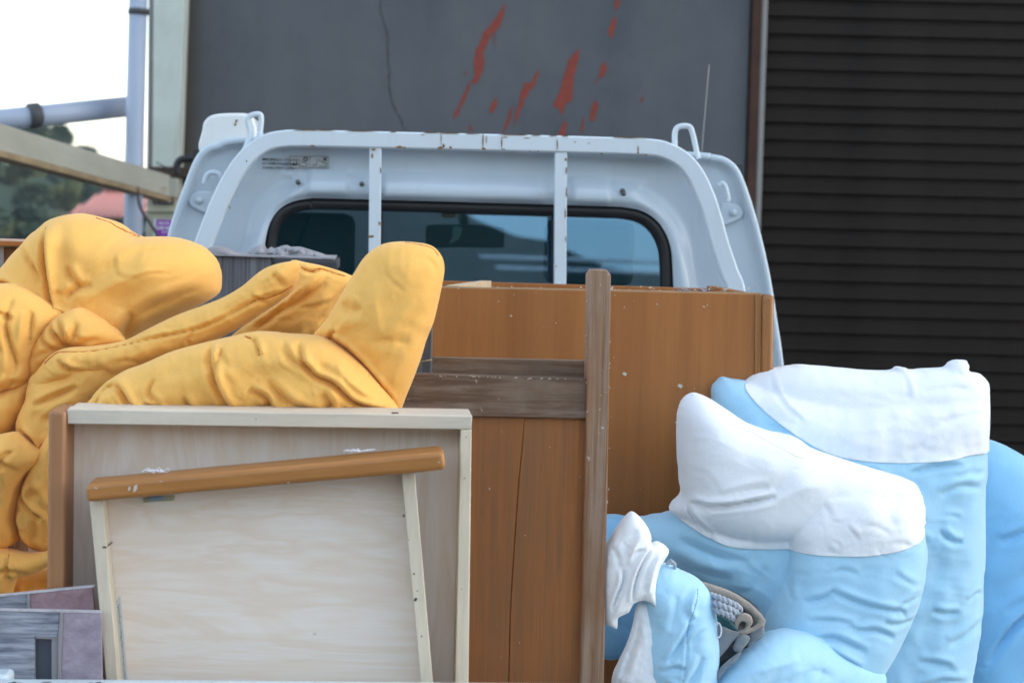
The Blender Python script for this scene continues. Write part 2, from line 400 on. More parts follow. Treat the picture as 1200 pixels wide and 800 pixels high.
def leafy_tree(idx, mat, h=5.5, r=2.3, nleaf=4200):
    rnd = random.Random(idx)
    root = thing('broadleaf_tree', '', 'tree')
    tr = [(0, 0, 0), (.1, .05, h * .3), (0, 0, h * .55), (.15, 0, h * .8)]
    bits = [tube(tr, [.16, .13, .09, .03], 7)]
    cl = []
    for k in range(11):
        a = rnd.uniform(0, 6.28); rr = rnd.uniform(.1, .75) * r; zz = h * rnd.uniform(.45, .92)
        cr = r * rnd.uniform(.32, .55) * (1.15 - .5 * (zz / h - .45))
        p = Vector((math.cos(a) * rr, math.sin(a) * rr, zz)); cl.append((p, cr))
        bits.append(tube([(0, 0, h * rnd.uniform(.3, .5)), p * .6 + Vector((0, 0, zz * .4)) - Vector((0, 0, .2)), p], [.06, .04, .015], 5))
    link('trunk', join(*bits), M['bark'], root, True)
    V, F = [], []
    for k in range(nleaf):
        p, cr = rnd.choice(cl)
        d = Vector((rnd.gauss(0, 1), rnd.gauss(0, 1), rnd.gauss(0, 1))).normalized() * cr * rnd.uniform(.55, 1.05) ** .6
        d.z *= .8; q = p + d; s = rnd.uniform(.12, .26)
        u = Vector((rnd.gauss(0, 1), rnd.gauss(0, 1), rnd.gauss(0, .6))).normalized(); v = u.cross(Vector((rnd.gauss(0, 1), rnd.gauss(0, 1), rnd.gauss(0, 1)))).normalized()
        n0 = len(V); V += [q - u * s, q + v * s * .6, q + u * s, q - v * s * .6]; F.append((n0, n0 + 1, n0 + 2, n0 + 3))
    link('crown', (V, F), mat, root)
    return root
def copy_tree(o):
    c = o.copy(); C.objects.link(c)
    for ch in [x for x in C.objects if x.parent == o]:
        d = ch.copy(); C.objects.link(d); d.parent = c
    return c
protos = [leafy_tree(1, M['leafs'][0]), leafy_tree(2, M['leafs'][1], 5, 2.2), leafy_tree(3, M['leafs'][2], 6, 2.4)]
LT = ['dark green broadleaf tree on the blurred wooded hillside behind the beam', 'yellowish olive round tree on the blurred wooded hillside behind the beam', 'mid green tree on the blurred wooded hillside behind the beam']
LB = ['tree on the hill behind the camera, mirrored darkly in the truck window'] * 3
used = [False] * 3
def put_tree(k, x, y, s, labels, grp):
    o = protos[k] if not used[k] else copy_tree(protos[k]); used[k] = True
    o.location = (x, y, ground_z(x, y) - .15); o.scale = (s, s, s * random.uniform(.85, 1.1)); o.rotation_euler = (0, 0, random.uniform(0, 6))
    tag(o, labels[k], 'tree', grp)
rt = random.Random(5)
for row in range(7):
    y = 112 + row * 13
    x = -.262 * y - 6
    while x < -.185 * y + (3 if row < 5 else 0):
        put_tree(rt.choice([0, 0, 1, 2, 2]), x + rt.uniform(-.8, .8), y + rt.uniform(-4, 4), rt.uniform(.55, .85), LT, 'trees on the wooded hillside')
        x += rt.uniform(1.9, 3.0)

def build_guardrail():
    y = -45; z = ground_z(10, y); g = thing('guardrail', 'pale roadside guardrail on the hill behind the camera, mirrored in the rear window', 'guardrail', (8, y, z))
    for h in (.42, .72): link('rail', tube([(x, y, 5.35 + h) for x in range(-22, 30, 2)], .055, 8), M['whiteedge'], g, True)
    for x in range(-22, 30, 4): link('post', box(x - .05, x + .05, y - .02, y + .06, ground_z(x, y) - .3, 6.1), M['whiteedge'], g)

# ------------------------------------------------------------------ building: dark wall, shutter, column
WY = 8.2
def build_wall():
    o = P(215, 300, WY); o.z = 0
    r = thing('dark_wall', 'dark slate-grey rendered wall with red paint streaks behind the truck', 'wall', o)
    x0 = P(215, 100, WY).x; x1 = P(878, 100, WY).x
    link('wall_panel', box(x0, x1, WY, WY + 6, 0, 8.8), M['wall'], r, bevel=.01)
    link('unseen_upper_wall', box(x1 + .003, 24, WY + .005, WY + 6, 3.4, 8.8), M['wall'], r)  # out of view, made tall and long to keep the sun off the truck
    link('unseen_right_wall', box(4.7, 24, WY + .004, WY + 6, 0, 3.397), M['wall'], r)  # out of view, building lengthened to the right to block the sun
    cr = smooth_poly([(446, 0), (448, 18), (455, 40), (454, 62), (457, 85), (456, 105), (463, 128), (470, 142), (476, 155), (478, 170)], 4, False)
    L, Rr = [], []
    for i, p in enumerate(cr):
        j = random.uniform(-1.3, 1.3); wd = random.uniform(.25, .75)
        L.append((p[0] + j - wd, p[1])); Rr.append((p[0] + j + wd, p[1]))
    link('crack', pp(L + Rr[::-1], WY - .0015, .004), M['crack'], r)
    marks = [[(592, 3), (586, 12), (580, 22), (575, 28), (566, 40), (561, 52), (556, 64), (555, 78), (557, 88), (553, 95), (558, 100), (565, 86), (568, 72), (566, 62), (573, 46), (578, 36), (579, 55), (581, 38), (588, 26), (591, 14)],
             [(551, 95), (546, 106), (540, 118), (534, 130), (531, 140), (537, 134), (543, 120), (549, 108), (552, 98)],
             [(582, 114), (577, 121), (573, 132), (577, 133), (582, 124)],
             [(632, 81), (627, 88), (622, 98), (614, 97), (611, 108), (608, 122), (605, 135), (602, 148), (606, 140), (612, 124), (616, 114), (620, 107), (624, 104), (629, 94)],
             [(600, 125), (596, 134), (591, 148), (588, 158), (593, 152), (599, 138)],
             [(678, 57), (672, 63), (666, 72), (662, 84), (659, 98), (655, 110), (647, 124), (655, 128), (659, 136), (663, 122), (670, 116), (671, 100), (674, 84), (678, 68)],
             [(662, 142), (657, 150), (654, 160), (661, 160), (665, 146)],
             [(722, 20), (717, 23), (712, 40), (717, 44), (721, 32)], [(724, -4), (720, 6), (722, 14), (727, 4)],
             [(709, 72), (704, 78), (702, 92), (706, 92), (711, 82)], [(699, 116), (694, 124), (691, 140), (695, 142), (701, 126)],
             [(684, 137), (681, 146), (680, 158), (684, 150)], [(547, 82), (543, 88), (545, 90)], [(700, 92), (696, 96), (698, 98)], [(552, 145), (549, 152), (553, 152)], [(754, 112), (750, 119), (753, 121)]]
    for m in marks:
        q = []
        for i in range(len(m)):
            a, b = m[i], m[(i + 1) % len(m)]
            for k in range(3):
                t = k / 3; q.append((a[0] + (b[0] - a[0]) * t + random.uniform(-.7, .7), a[1] + (b[1] - a[1]) * t + random.uniform(-1.2, 1.2)))
        link('paint_streak', pp(q, WY - .002, .0045), M['redpaint'], r)
build_wall()
def build_shutter():
    xa = P(896, 100, WY).x; o = Vector((xa, WY + .08, 0))
    r = thing('roller_shutter', 'closed dark brown roller shutter of narrow ribbed slats', 'shutter', o)
    prof = [(.010, .000), (.003, .0025), (-.001, .004), (-.0018, .010), (-.0012, .030), (-.0014, .052), (-.0004, .0575), (-.0036, .0600), (-.0042, .0640), (-.0030, .0670), (.003, .0695), (.010, .0735)]
    L = 3.6; V = []; F = []
    for y, z in prof: V += [(0, y, z), (L, y, z)]
    n = len(prof)
    for i in range(n - 1): F.append((2 * i, 2 * i + 1, 2 * i + 3, 2 * i + 2))
    F = [tuple(reversed(f)) for f in F][::1]
    me = bpy.data.meshes.new('slat'); me.from_pydata(V, [], [f[::-1] for f in F]); me.materials.append(M['shutter']); me.update()
    for k in range(46):
        s = bpy.data.objects.new('slat', me); C.objects.link(s); s.parent = r; s.location = (0, 0, k * .0738)
    link('backing', box(xa - .1, xa + L, WY + .12, WY + .2, 0, 3.38), M['dark'], r)
    link('guide_rail', box(P(889.5, 100, WY).x, P(896, 100, WY).x, WY - .02, WY + .10, 0, 3.39), M['railgrey'], r, bevel=.003)
    link('frame', box(P(878.5, 100, WY).x, P(889, 100, WY).x, WY - .03, WY + .08, 0, 3.39), M['rustframe'], r, bevel=.004)
build_shutter()

def build_left():
    Yc = 8.0
    # pale column, standing on a rusty plate
    c = thing('steel_column', 'pale green-white steel column at the left corner of the dark wall', 'column', P(194, 200, Yc))
    link('shaft', pp([(178, 196), (209, 196), (217, -30), (180, -30)], Yc, .12), M['column'], c, bevel=.004)
    link('flange', pp([(172, 196), (177, 196), (179, -30), (174, -30)], Yc + .03, .06), M['railgrey'], c, bevel=.003)
    link('base_plate', pp([(171, 196), (222, 196), (222, 208), (176, 208)], Yc - .08, .3), M['rustplate'], c, bevel=.004)
    # beam from the plate towards the camera
    a = P(196, 222, 7.95); b = P(-25, 160, 6.1); d = (b - a)
    b2 = a + d * 2.0
    bm = thing('rusty_beam', 'long weathered grey-green beam with a rusty lower edge running to the left', 'beam', a)
    h = .055
    ax = Vector((d.x, d.y, 0)).normalized().cross(Vector((0, 0, 1)))
    def rail(z0, z1, x0, x1):
        q = [a + ax * x0 + Vector((0, 0, z0)), a + ax * x1 + Vector((0, 0, z0)), a + ax * x1 + Vector((0, 0, z1)), a + ax * x0 + Vector((0, 0, z1))]
        return prism(q, b2 - a)
    link('web', rail(-h * .55, h, -.02, .02), M['beam'], bm, bevel=.003)
    link('lower_flange', rail(-h * .95, -h * .55 - .001, -.03, .035), M['beamrust'], bm, bevel=.003)
    link('end_bracket', pp([(168, 208), (208, 209), (208, 232), (172, 226)], 7.9, .12), M['beam'], bm, bevel=.003)
    # vertical downpipe
    p = thing('downpipe', 'upright grey plastic drainpipe beside the pale column', 'pipe', P(158, 300, 7.6))
    t0, t1 = P(163, -40, 7.6), P(157, 200, 7.6); bt = t1 + (t1 - t0).normalized() * 3.0; 
    link('pipe', tube([t0, t1, (t1.x, t1.y, 0.02)], .036, 24), M['pipe'], p, True)
    u = (t0 - t1).normalized(); q = P(162.5, 14, 7.6)
    link('collar', tube([q - u * .011, q + u * .011], .041, 24), M['collar'], p, True)
    # slanting pipe from the left
    s = thing('slanting_pipe', 'thick grey pipe slanting in from the left edge against the sky', 'pipe', P(40, 135, 7.7))
    a, b = P(160, 124, 7.75), P(-60, 147, 7.3)
    link('pipe', tube([a, b], .041, 24), M['pipe'], s, True)
    q = P(40, 135.5, 7.48); u = (b - a).normalized()
    link('collar', tube([q - u * .022, q - u * .018, q + u * .018, q + u * .022], [.043, .048, .048, .043], 24), M['collar'], s, True)
    # meter box
    m = thing('meter_cabinet', 'cream metal box with a black label and a purple notice under the column', 'utility box', P(190, 260, 7.9))
    ground = 1.5
    link('box_body', pp([(172, 232), (208, 232), (205, 330), (169, 330)], 7.92, .16), M['meter'], m, bevel=.006)
    link('ledge', pp([(170, 245.5), (208, 245.5), (208, 248.5), (170, 248.5)], 7.90, .19), M['meter'], m, bevel=.002)
    link('post', pp([(180, 331), (200, 331), (190, 745), (170, 745)], 7.97, .08), M['column'], m)
    lb = link('label_plate', pp([(179, 232.5), (203, 233), (203, 240), (179, 239.5)], 7.915, .004), M['ink'], m)
    for k, (x, ww) in enumerate(((181, 5), (188, 2), (191, 2.2), (194, 2.2), (197, 3))):
        link('lettering', pp([(x, 235), (x + ww, 235), (x + ww, 238), (x, 238)], 7.913, .001), M['whiteprint'] if k else M['railgrey'], lb)
    st = link('purple_notice', pp([(183, 257.5), (203, 258), (201.5, 277), (181.5, 276.5)], 7.915, .004), M['purple'], m)
    for y0, y1, xs in ((260, 263, (186, 189, 192.5, 196)), (265, 269, (184, 187.5, 190, 194, 197)), (270.5, 273, (190, 194, 197.5))):
        for x in xs:
            link('lettering', pp([(x, y0), (x + 2.2, y0 + .6), (x + 1.6, y1), (x - .6, y1 - .5)], 7.913, .001), M['whiteprint'], st)
    link('notice_border', pp([(180.5, 256.5), (183, 256.5), (182, 277), (179.5, 277)], 7.914, .003), M['whiteprint'], st)
    cb = smooth_poly([(161, 219), (163, 238), (168, 250), (176, 262), (184, 276), (187, 300), (187, 420)], 5, False)
    tag(link('hanging_cable', tube([P(x, y, 7.5) for x, y in cb], .006, 8), M['cable'], None, True, origin=P(161, 219, 7.5)), 'thin dark cable hanging in front of the cream box', 'cable')
    wt = thing('wire_end', 'thin bent wire sticking up from the rusty plate', 'wire', P(186, 200, 7.88))
    link('wire', tube([P(x, y, 7.88) for x, y in ((183, 190), (190, 194), (198, 198))], .0025, 6), M['cable'], wt, True)
    bt = thing('black_pipe', 'short black bent pipe between column plate and truck cab', 'pipe', P(215, 187, 7.3))
    link('bend', tube([P(x, y, 7.3) for x, y in smooth_poly([(209, 205), (207, 195), (211, 188), (220, 186), (240, 186), (262, 186)], 5, False)], .014, 12), M['rubber'], bt, True)
build_left()

def build_house():
    Y = 42; c = P(150, 262, Y); h = thing('tiled_house', 'distant house with a pinkish red tiled roof behind the drainpipe', 'house', (c.x, Y, ground_z(c.x, Y)))
    zr = P(130, 224, Y).z; ze = P(100, 254, Y).z; x0 = P(95, 250, Y).x; x1 = x0 + 4.6
    rg0 = P(114, 224, Y).x
    V = [(x0, Y - 1.6, ze), (x1, Y - 1.6, ze), (x1 - .8, Y + .6, zr), (rg0, Y + .6, zr), (x0, Y + 3, ze), (x1, Y + 3, ze)]
    F = [(0, 1, 2, 3), (4, 0, 3), (5, 4, 3, 2), (1, 5, 2), (0, 4, 5, 1)]
    ro = link('roof', (V, F), M['rooftile'], h)
    V = []; bits = []
    for k in range(34):
        t = k / 33; xa = x0 + (x1 - x0) * t; 
        tt = min(1, (xa - x0) / (rg0 - x0)) if xa < rg0 else min(1, (x1 - xa) / .8)
        top = Vector((xa, Y - 1.6 + 2.2 * tt, ze + (zr - ze) * tt))
        bits.append(tube([(xa, Y - 1.63, ze + .01), top + Vector((0, 0, .01))], .022, 5))
    link('tile_ribs', join(*bits), M['rooftile'], ro, True)
    link('ridge', tube([(rg0, Y + .6, zr + .03), (x1 - .8, Y + .6, zr + .03)], .07, 8), M['rooftile'], ro, True)
    link('wall', box(x0 + .35, x1 - .35, Y - 1.2, Y + 2.7, ground_z(c.x, Y) - .2, ze - .002), M['housewall'], h)
    for k in range(2):
        wx = x0 + .75 + k * 1.7
        f = link('window', box(wx, wx + 1.0, Y - 1.23, Y - 1.19, ze - 1.2, ze - .25), M['railgrey'], h)
        link('pane', box(wx + .05, wx + .95, Y - 1.24, Y - 1.231, ze - 1.15, ze - .3), M['glass'], f)
build_house()

# ------------------------------------------------------------------ relief sheets (CDT)
build_guardrail()
def inside(poly, X, Y_):
    n = len(poly); r = np.zeros(X.shape, bool); j = n - 1
    for i in range(n):
        xi, yi = poly[i]; xj, yj = poly[j]
        if yi != yj:
            c = ((yi > Y_) != (yj > Y_)) & (X < (xj - xi) * (Y_ - yi) / (yj - yi) + xi)
            r ^= c
        j = i
    return r
def dist_poly(X, Y_, pts, closed=False, along=False):
    best = np.full(X.shape, 1e9); tt = np.zeros(X.shape); sg = np.zeros(X.shape)
    seg = [(pts[i], pts[(i + 1) % len(pts)]) for i in range(len(pts) if closed else len(pts) - 1)]
    Ls = [math.hypot(b[0] - a[0], b[1] - a[1]) for a, b in seg]; tot = sum(Ls) + 1e-9; acc = 0
    for (a, b), L in zip(seg, Ls):
        dx, dy = b[0] - a[0], b[1] - a[1]
        t = np.clip(((X - a[0]) * dx + (Y_ - a[1]) * dy) / (L * L + 1e-12), 0, 1)
        d = np.hypot(X - a[0] - t * dx, Y_ - a[1] - t * dy)
        m = d < best; best = np.where(m, d, best); acc += L
        if along: tt = np.where(m, (acc - L + t * L) / tot, tt); sg = np.where(m, np.sign((X - a[0]) * dy - (Y_ - a[1]) * dx), sg)
    return (best, tt, sg) if along else best
def resample(poly, step):
    p = [np.array(q, float) for q in poly]; out = []
    for i in range(len(p)):
        a, b = p[i], p[(i + 1) % len(p)]; L = np.linalg.norm(b - a); k = max(1, int(round(L / step)))
        for j in range(k): out.append(a + (b - a) * j / k)
    return out
def inset(poly, d):
    p = np.array(poly); n = len(p); area = 0.5 * np.sum(p[:, 0] * np.roll(p[:, 1], -1) - np.roll(p[:, 0], -1) * p[:, 1])
    t = np.roll(p, -1, 0) - np.roll(p, 1, 0); t /= (np.linalg.norm(t, axis=1)[:, None] + 1e-9)
    nrm = np.stack([-t[:, 1], t[:, 0]], 1) * (1 if area > 0 else -1)
    return [tuple(q) for q in p + nrm * d]

class Pillow:
    """stuffed cloth body: outline in photo pixels at distance Y, real thickness, creases and wrinkles in metres"""
    def __init__(s, outline, Yc, T, L=40, creases=(), wr=0, ang=0, spread=.5, wlen=45, ww=5, wamp=.004, step=2.6, seed=1, tilt=(0, 0), n=5, back=1.0, lump=.01, lumps=60, pinch=(), over=(), rid=.0022, ridS=24, puck=.0016):
        s.rid, s.ridS, s.puck, s.ang = rid, ridS, puck, ang
        s.over = over
        s.poly = [tuple(q) for q in resample(smooth_poly(outline, n), step)]
        xs = [p[0] for p in s.poly]; ys = [p[1] for p in s.poly]
        s.Yc, s.T, s.tilt = Yc, T, tilt; s.cx, s.cy = sum(xs) / len(xs), sum(ys) / len(ys)
        g = 2.5; x0, x1, y0, y1 = min(xs) - 6, max(xs) + 6, min(ys) - 6, max(ys) + 6
        gx = np.arange(x0, x1 + g, g); gy = np.arange(y0, y1 + g, g)
        X, Y_ = np.meshgrid(gx, gy); mask = inside(s.poly, X, Y_)
        # screened Poisson inflation -> plateau of 1 far from the outline
        u = np.zeros(X.shape); k = (g / L) ** 2; ii, jj = np.indices(X.shape); rb = (ii + jj) % 2; om = 1.85
        core = np.zeros(X.shape, bool); core[1:-1, 1:-1] = True; mk = mask & core
        for it in range(220):
            for c in (0, 1):
                nb = np.zeros_like(u); nb[1:-1, 1:-1] = u[:-2, 1:-1] + u[2:, 1:-1] + u[1:-1, :-2] + u[1:-1, 2:]
                m = mk & (rb == c); new = (nb + k) / (4 + k)
                u = np.where(m, u + om * (new - u), u)
        s.u, s.g, s.gx0, s.gy0 = np.clip(u, 0, 1), g, gx[0], gy[0]
        rnd = random.Random(seed); s.cre = []
        for c in creases:
            pts, amp, wd = c[0], c[1], c[2]; taper = c[3] if len(c) > 3 else True
            s.cre.append((smooth_poly(pts, 4, False) if len(pts) > 2 else pts, amp, wd, taper))
        for i in range(wr):
            for _ in range(40):
                x, y = rnd.uniform(min(xs), max(xs)), rnd.uniform(min(ys), max(ys))
                if inside(s.poly, np.array([x]), np.array([y]))[0]: break
            a = ang + rnd.gauss(0, spread); Ln = wlen * rnd.uniform(.5, 1.5); bend = rnd.gauss(0, .18) * Ln
            dx, dy = math.cos(a), math.sin(a)
            pts = [(x - dx * Ln / 2, y - dy * Ln / 2), (x + dy * bend, y - dx * bend), (x + dx * Ln / 2, y + dy * Ln / 2)]
            s.cre.append((smooth_poly(pts, 3, False), -wamp * rnd.uniform(.4, 1.3), ww * rnd.uniform(.6, 1.5), True))
        for i in range(int(wr * 1.6) if wr > 5 else 0):
            x, y = rnd.uniform(min(xs), max(xs)), rnd.uniform(min(ys), max(ys)); a = ang + rnd.gauss(0, spread * 1.2); Ln = wlen * rnd.uniform(.25, .8)
            s.cre.append(([(x - math.cos(a) * Ln / 2, y - math.sin(a) * Ln / 2), (x + rnd.gauss(0, 2), y + rnd.gauss(0, 2)), (x + math.cos(a) * Ln / 2, y + math.sin(a) * Ln / 2)], -.0009 * rnd.uniform(.5, 1.8), 1.7, True))
        s.lump, s.lumps, s.seed = lump, lumps, seed; s.back = back; s.step = step; s.pinch = pinch
    def height(s, X, Y_):
        X = np.asarray(X, float); Y_ = np.asarray(Y_, float)
        fx = np.clip((X - s.gx0) / s.g, 0, s.u.shape[1] - 1.001); fy = np.clip((Y_ - s.gy0) / s.g, 0, s.u.shape[0] - 1.001)
        i, j = fy.astype(int), fx.astype(int); a, b = fx - j, fy - i; u = s.u
        v = (u[i, j] * (1 - a) + u[i, j + 1] * a) * (1 - b) + (u[i + 1, j] * (1 - a) + u[i + 1, j + 1] * a) * b
        h = s.T * np.sqrt(np.clip(v * (2 - v), 0, 1)); base = h.copy()
        edge = np.clip(v * 4, 0, 1)
        for q in s.over:
            oh, ob = q.height(X, Y_); w_ = np.zeros(X.shape)
            dy = np.array([s.yb(x, y) - q.yb(x, y) for x, y in zip(X.ravel(), Y_.ravel())]).reshape(X.shape)
            ok = ob > .004
            nh = np.where(ok, oh + dy + .0035 + .0035 * edge, 0)
            h = np.maximum(h, nh); base = np.maximum(base, np.where(ok, ob * .9, 0))
        if s.lump:
            lm = np.array([noise.noise(Vector((x / s.lumps, y / s.lumps, s.seed * 3.7))) + .45 * noise.noise(Vector((x / s.lumps * 2.3, y / s.lumps * 2.3, s.seed * 1.7 + 9))) for x, y in zip(X.ravel(), Y_.ravel())]).reshape(X.shape)
            h += s.lump * lm * edge
        if s.rid:
            ca, sa = math.cos(s.ang), math.sin(s.ang); S = s.ridS; zz = s.seed * 5.3; out = []
            for x, y in zip(X.ravel(), Y_.ravel()):
                wx = noise.noise(Vector((x / 50, y / 50, zz))) * 9; wy = noise.noise(Vector((x / 50, y / 50, zz + 7))) * 9
                u, v_ = (x * ca + y * sa + wx) / (S * 3.2), (-x * sa + y * ca + wy) / S
                k = 1 - abs(noise.noise(Vector((u, v_, zz)))) * 2.2; k2 = 1 - abs(noise.noise(Vector((u * 2.1 + 5, v_ * 2.3, zz)))) * 2.2
                g = noise.noise(Vector((x / 45, y / 45, zz + 20))) * 1.6 + .45
                out.append((max(k, 0) ** 3 + .45 * max(k2, 0) ** 3) * min(max(g, 0), 1))
            h += s.rid * np.array(out).reshape(X.shape) * edge
        if s.puck:
            d0, t0, _s = dist_poly(X, Y_, s.poly + [s.poly[0]], False, True); per = len(s.poly) * s.step
            pn = np.array([noise.noise(Vector((t * per / 9, dd / 26, s.seed * 2.1))) for t, dd in zip(t0.ravel(), d0.ravel())]).reshape(X.shape)
            h += s.puck * 1.6 * pn * np.exp(-d0 / 16) * np.clip(d0 / 3, 0, 1)
            for pts, amp, wd, taper in s.cre:
                if taper: continue
                d0, t0, sg0 = dist_poly(X, Y_, pts, False, True); Lc = sum(math.hypot(pts[i + 1][0] - pts[i][0], pts[i + 1][1] - pts[i][1]) for i in range(len(pts) - 1))
                pn = np.array([noise.noise(Vector((t * Lc / 7.5 + q * 3.3, dd / 24, s.seed))) for t, dd, q in zip(t0.ravel(), d0.ravel(), sg0.ravel())]).reshape(X.shape)
                h += s.puck * 2.6 * pn * np.exp(-d0 / 13) * np.clip(d0 / 2.5, 0, 1) * edge
        for (px, py, amp, rad) in s.pinch:
            h -= amp * np.exp(-(np.hypot(X - px, Y_ - py) / rad) ** 1.2) * edge
        for pts, amp, wd, taper in s.cre:
            xs = [p[0] for p in pts]; ys = [p[1] for p in pts]; R_ = wd * 5
            m = (X > min(xs) - R_) & (X < max(xs) + R_) & (Y_ > min(ys) - R_) & (Y_ < max(ys) + R_)
            if not m.any(): continue
            if pts[-1][0] < pts[0][0]: pts = pts[::-1]
            d, t, sg = dist_poly(X[m], Y_[m], pts, False, True)
            tp = np.sqrt(np.clip(4 * t * (1 - t), 0, 1)) if taper else 1.0
            f = np.exp(-(d / (wd * .8)) ** 1.05) - np.where(sg > 0, .65, .22) * np.exp(-((d - wd * 1.5) / (wd * 1.0)) ** 2)
            h[m] += amp * f * tp * edge[m]
        for q in s.over:
            oh, ob = q.height(X, Y_)
            dy = np.array([s.yb(x, y) - q.yb(x, y) for x, y in zip(X.ravel(), Y_.ravel())]).reshape(X.shape)
            h = np.where(ob > .004, np.maximum(h, oh + dy + .003), h)
        return h, base
    def yb(s, x, y): return s.Yc + s.tilt[0] * (x - s.cx) + s.tilt[1] * (y - s.cy)
    def mesh(s):
        st = s.step; rings = [s.poly]
        for d in (1.2, 3.2): rings.append(inset(s.poly, d))
        xs = [p[0] for p in s.poly]; ys = [p[1] for p in s.poly]
        X, Y_ = np.meshgrid(np.arange(min(xs), max(xs), st), np.arange(min(ys), max(ys), st * .866))
        X[1::2] += st / 2; X = X.ravel(); Y_ = Y_.ravel()
        m = inside(s.poly, X, Y_); X, Y_ = X[m], Y_[m]; d = dist_poly(X, Y_, s.poly, True); m = d > 3.2 + st * .6; X, Y_ = X[m], Y_[m]
        r1 = [q for r, dd in zip(rings[1:], (1.2, 3.2)) for q in r]
        rx = np.array([q[0] for q in r1]); ry = np.array([q[1] for q in r1]); dd = dist_poly(rx, ry, s.poly, True); ok = inside(s.poly, rx, ry) & (dd > .9)
        pts = [Vector(p) for p in s.poly]; nb = len(pts)
        pts += [Vector((a, b)) for a, b in zip(rx[ok], ry[ok])] + [Vector((a, b)) for a, b in zip(X, Y_)]
        v2, e2, f2, *_ = delaunay_2d_cdt(pts, [(i, (i + 1) % nb) for i in range(nb)], [list(range(nb))], 1, 1e-4)
        ax = np.array([v.x for v in v2]); ay = np.array([v.y for v in v2])
        h, base = s.height(ax, ay); db = dist_poly(ax, ay, s.poly, True); bd = db < .05
        V = []
        for i in range(len(ax)):
            p = P(ax[i], ay[i], s.yb(ax[i], ay[i])); V.append(p - Vector((0, 0 if (bd[i] and not s.over) else h[i], 0)))
        n0 = len(V); back = {}
        for i in range(len(ax)):
            if not bd[i]:
                back[i] = len(V); p = P(ax[i], ay[i], s.yb(ax[i], ay[i])); V.append(p + Vector((0, base[i] * s.back, 0)))
            else: back[i] = i
        F = []
        for f in f2:
            a = V[f[0]]; nn = (V[f[1]] - a).cross(V[f[2]] - a)
            f = tuple(f) if nn.y < 0 else tuple(reversed(f))
            F.append(f); F.append(tuple(back[i] for i in reversed(f)))
        return V, F
    def on(s, pts, lift=.0006, n=6):
        q = smooth_poly(pts, n, False); h, _ = s.height([p[0] for p in q], [p[1] for p in q])
        return [P(p[0], p[1], s.yb(*p)) - Vector((0, hh + lift, 0)) for p, hh in zip(q, h)]
def stitches(line, r=.0012, gap=1):
    bits = []
    for i in range(0, len(line) - 1, 1):
        a, b = line[i], line[i + 1]; bits.append(tube([a, a.lerp(b, .8)], r, 5))
    return join(*bits)

# ------------------------------------------------------------------ the truck
K = .075
def T(u, v, z):
    x = -.10 - K * (v - 4.55) + u
    return Vector((x, v + K * x, z))
def tb(u0, u1, v0, v1, z0, z1):
    a = T(u0, v0, z0); b = T(u1, v0, z0); c = T(u1, v0, z1); d = T(u0, v0, z1)
    return prism([a, b, c, d], T(u0, v1, z0) - a)
def sstep(x): x = np.clip(x, 0, 1); return x * x * (3 - 2 * x)
def sheet(outline, hole, fn, Y, step=6, n=5):
    po = [tuple(q) for q in resample(outline, step)]; ph = [tuple(q) for q in resample(hole, step)] if hole else []
    xs = [p[0] for p in po]; ys = [p[1] for p in po]
    X, Y_ = np.meshgrid(np.arange(min(xs), max(xs), step), np.arange(min(ys), max(ys), step)); X, Y_ = X.ravel(), Y_.ravel()
    m = inside(po, X, Y_) & (dist_poly(X, Y_, po, True) > step * .6)
    if ph: m &= ~inside(ph, X, Y_) & (dist_poly(X, Y_, ph, True) > step * .6)
    X, Y_ = X[m], Y_[m]
    pts = [Vector(p) for p in po + ph] + [Vector((a, b)) for a, b in zip(X, Y_)]; a_, b_ = len(po), len(ph)
    ed = [(i, (i + 1) % a_) for i in range(a_)] + [(a_ + i, a_ + (i + 1) % b_) for i in range(b_)]
    v2, e2, f2, *_ = delaunay_2d_cdt(pts, ed, [list(range(a_))], 1, 1e-4)
    ax = np.array([v.x for v in v2]); ay = np.array([v.y for v in v2]); h = fn(ax, ay)
    V = [P(ax[i], ay[i], Y) - fw(h[i]) for i in range(len(ax))]; F = []
    hid = inside(ph, np.array([sum(ax[i] for i in f) / 3 for f in f2]), np.array([sum(ay[i] for i in f) / 3 for f in f2])) if ph else [False] * len(f2)
    for f, hd in zip(f2, hid):
        if hd: continue
        nn = (V[f[1]] - V[f[0]]).cross(V[f[2]] - V[f[0]]); F.append(tuple(f) if nn.y < 0 else tuple(reversed(f)))
    return V, F
